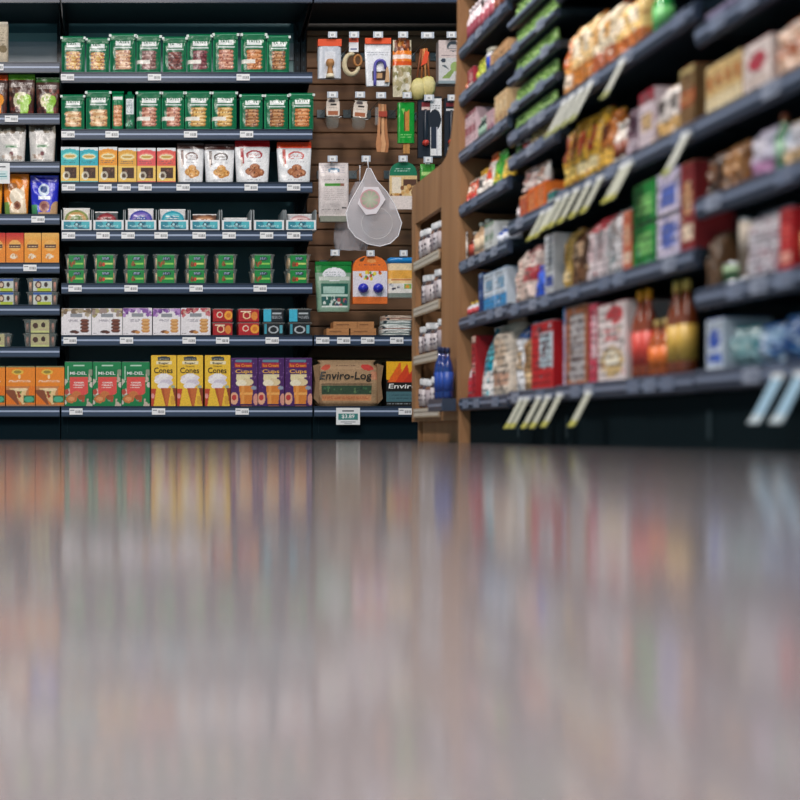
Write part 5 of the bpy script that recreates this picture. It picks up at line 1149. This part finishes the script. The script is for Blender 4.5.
# near section -----------------------------------------------------------
aisle('3', 4, 702, 745, -10, 'box', 'violet-grey box', ['6c6688', '8a84a4', 'b0a4c0'], 'band', n=2)
aisle('3', 4, 748, 805, -60, 'box', 'slate grey box', ['6a7078', '8a9098', '4a5058'], 'band', n=2)
aisle('3', 3, 699, 742, 49, 'box', 'butter yellow box', ['d3b47c', 'e6d6b0', 'b0622c'], 'base', n=4)
aisle('3', 3, 743, 772, 33, 'box', 'white box with a crimson mark', ['ddd0cc', 'b02c44', 'c9b8b0'], 'disc')
aisle('3', 3, 775, 810, 6, 'bag', 'orange and white bag', ['d8b49c', 'c06a3c', 'e8dcd4'], 'band', n=2)
aisle('3', 2, 703, 718, 152, 'bag', 'dark chestnut bag', ['4a3022', '7a5034', '2c1c14'], 'disc')
aisle('3', 2, 722, 742, 140, 'bag', 'orange-tan bag', ['9c6a3c', 'c08c54', '5c3c24'], 'disc', n=2)
aisle('3', 2, 748, 770, 124, 'bag', 'lilac-white bag', ['c9c4d8', 'a878a0', 'dcd8e4'], 'base')
aisle('3', 2, 771, 781, 112, 'bottle', 'slender green bottle', ['3a7c50', '8cb498', 'c06a4c'])
aisle('3', 2, 782, 812, 112, 'bag', 'white and tan bag', ['d0cdd4', 'b89868', 'a8b8cc'], 'base', n=2)
aisle('3', 1, 700, 718, 232, 'sack', 'crumpled brown sack', ['6a4c34', '7c5c40', '4a3626'], 'speck', n=2)
aisle('3', 1, 717, 731, 262, 'can', 'low green can', ['4c8c54', 'a8c49c', '3c6c40'])
aisle('3', 1, 734, 744, 218, 'can', 'tan tall can', ['c0aa94', 'd6c8b8', 'a08870'])
aisle('3', 1, 745, 778, 205, 'bag', 'upright white bag', ['c9c4cc', 'b0a4b0', 'a06070'], 'speck', n=3, rz=6)
aisle('3', 1, 779, 793, 208, 'box', 'bright red box', ['b8242c', 'd8504c', 'e8a898'], 'disc')
aisle('3', 1, 794, 815, 210, 'jar', 'red-brown jar', ['7c3a30', 'd0a474', 'c9383c'])
aisle('3', 0, 700, 724, 318, 'box', 'white box with a blue oval', ['c9d6e6', '1f4fb8', '2a5cc4'], 'disc')
aisle('3', 0, 726, 752, 326, 'pillow', 'teal and white packet', ['8fb4bc', '2f8c94', 'd6dee0'], 'band', n=2)
aisle('3', 0, 753, 776, 324, 'pillow', 'pale blue shiny packet', ['8fb0d0', '2c64b0', 'dfe6ee'], 'speck')
aisle('3', 0, 777, 815, 312, 'pillow', 'deep blue shiny packet', ['1f4c8c', '3a78b8', 'b9cce0'], 'speck', n=2)

# ------------------------------------------------------------------ tickets on the aisle rails
def atag(v):
    def b():
        c = ('737f96', '66728a', '8a93a6')[v]
        return [('price_tag', MB().box(-.03, .03, -.0014, 0, -.014, .014, c).box(-.002, .024, -.0018, -.0014, -.008, .004, '6b7488').mesh('price_tag', 'paper'))]
    return b
NM = {'1': 'far aisle', 'a': 'slim section', 'b': 'middle aisle', '3': 'near aisle'}
rng = random.Random(77)
for sec, ya, yb in (('1', GY[1], GY[0]), ('a', GY[2], GY[1]), ('b', GY[3], GY[2]), ('3', 2.15, GY[3])):
    for s, z in enumerate(SEC[sec]):
        if RN[sec][min(s, len(RN[sec])-1)] == 'x': continue
        if sec == 'a' and s > 7: continue
        y = ya + .06 + rng.uniform(0, .06)
        while y < yb - .05:
            thing('price_tag', f'at{(s+int(y*50))%3}', atag((s+int(y*50)) % 3), (AX-.0057, y, z), rz=R(-90), row=RN[sec][s].replace(' up', '')+' rail', look='pale ticket', cat='price tag', group='tickets on the aisle rails', order=-y)
            y += rng.choice([.085, .12, .19, .26]) * (1 if sec != 'a' else .8)
def talker(v):
    def b():
        c1, c2 = (('b3b6a8', 'aaa952'), ('bdc0b8', 'a2a868'), ('8fb0c6', 'b3c2ca'))[v]
        # a card hanging from the rail and standing out into the aisle
        mb = MB().prism([(0, 0), (.002, 0), (-.040, -.082), (-.042, -.081)], 'y', -.018, .018, c1)
        mb.prism([(-.0345, -.0665), (-.0335, -.069), (-.0435, -.0825), (-.0445, -.0805)], 'y', -.0185, .0185, c2)
        mb.box(-.001, .006, -.018, .018, -.004, .008, 'dfe3e6')
        o = MB(); o.v, o.f, o.c, o.sm = mb.v, mb.f, mb.c, mb.sm
        return [('shelf_talker', o.mesh('shelf_talker', 'paper'))]
    return b
def talkers(sec, s, pxs, v, size=1):
    z = SEC[sec][s]
    for i, px in enumerate(pxs):
        thing('shelf_talker', f'talk{v}', talker(v), (AX-.010, AY(px), z-.008), scale=(size, 1, size), row=RN[sec][s].replace(' up', '')+' rail', look='slanting shelf flag', cat='shelf flag', group='slanting flags on the aisle rails', order=-AY(px))
talkers('b', 3, [568, 576, 585, 594], 1, 1.1); talkers('b', 3, [626], 1)
talkers('a', 2, [546, 553], 0, .9); talkers('b', 2, [562, 570, 580, 592, 604, 627, 633], 0); talkers('b', 2, [690], 1)
talkers('a', 0, [524, 530, 542, 551], 0); talkers('b', 0, [563, 592], 0); talkers('3', 0, [783, 806], 2)

write_labels()
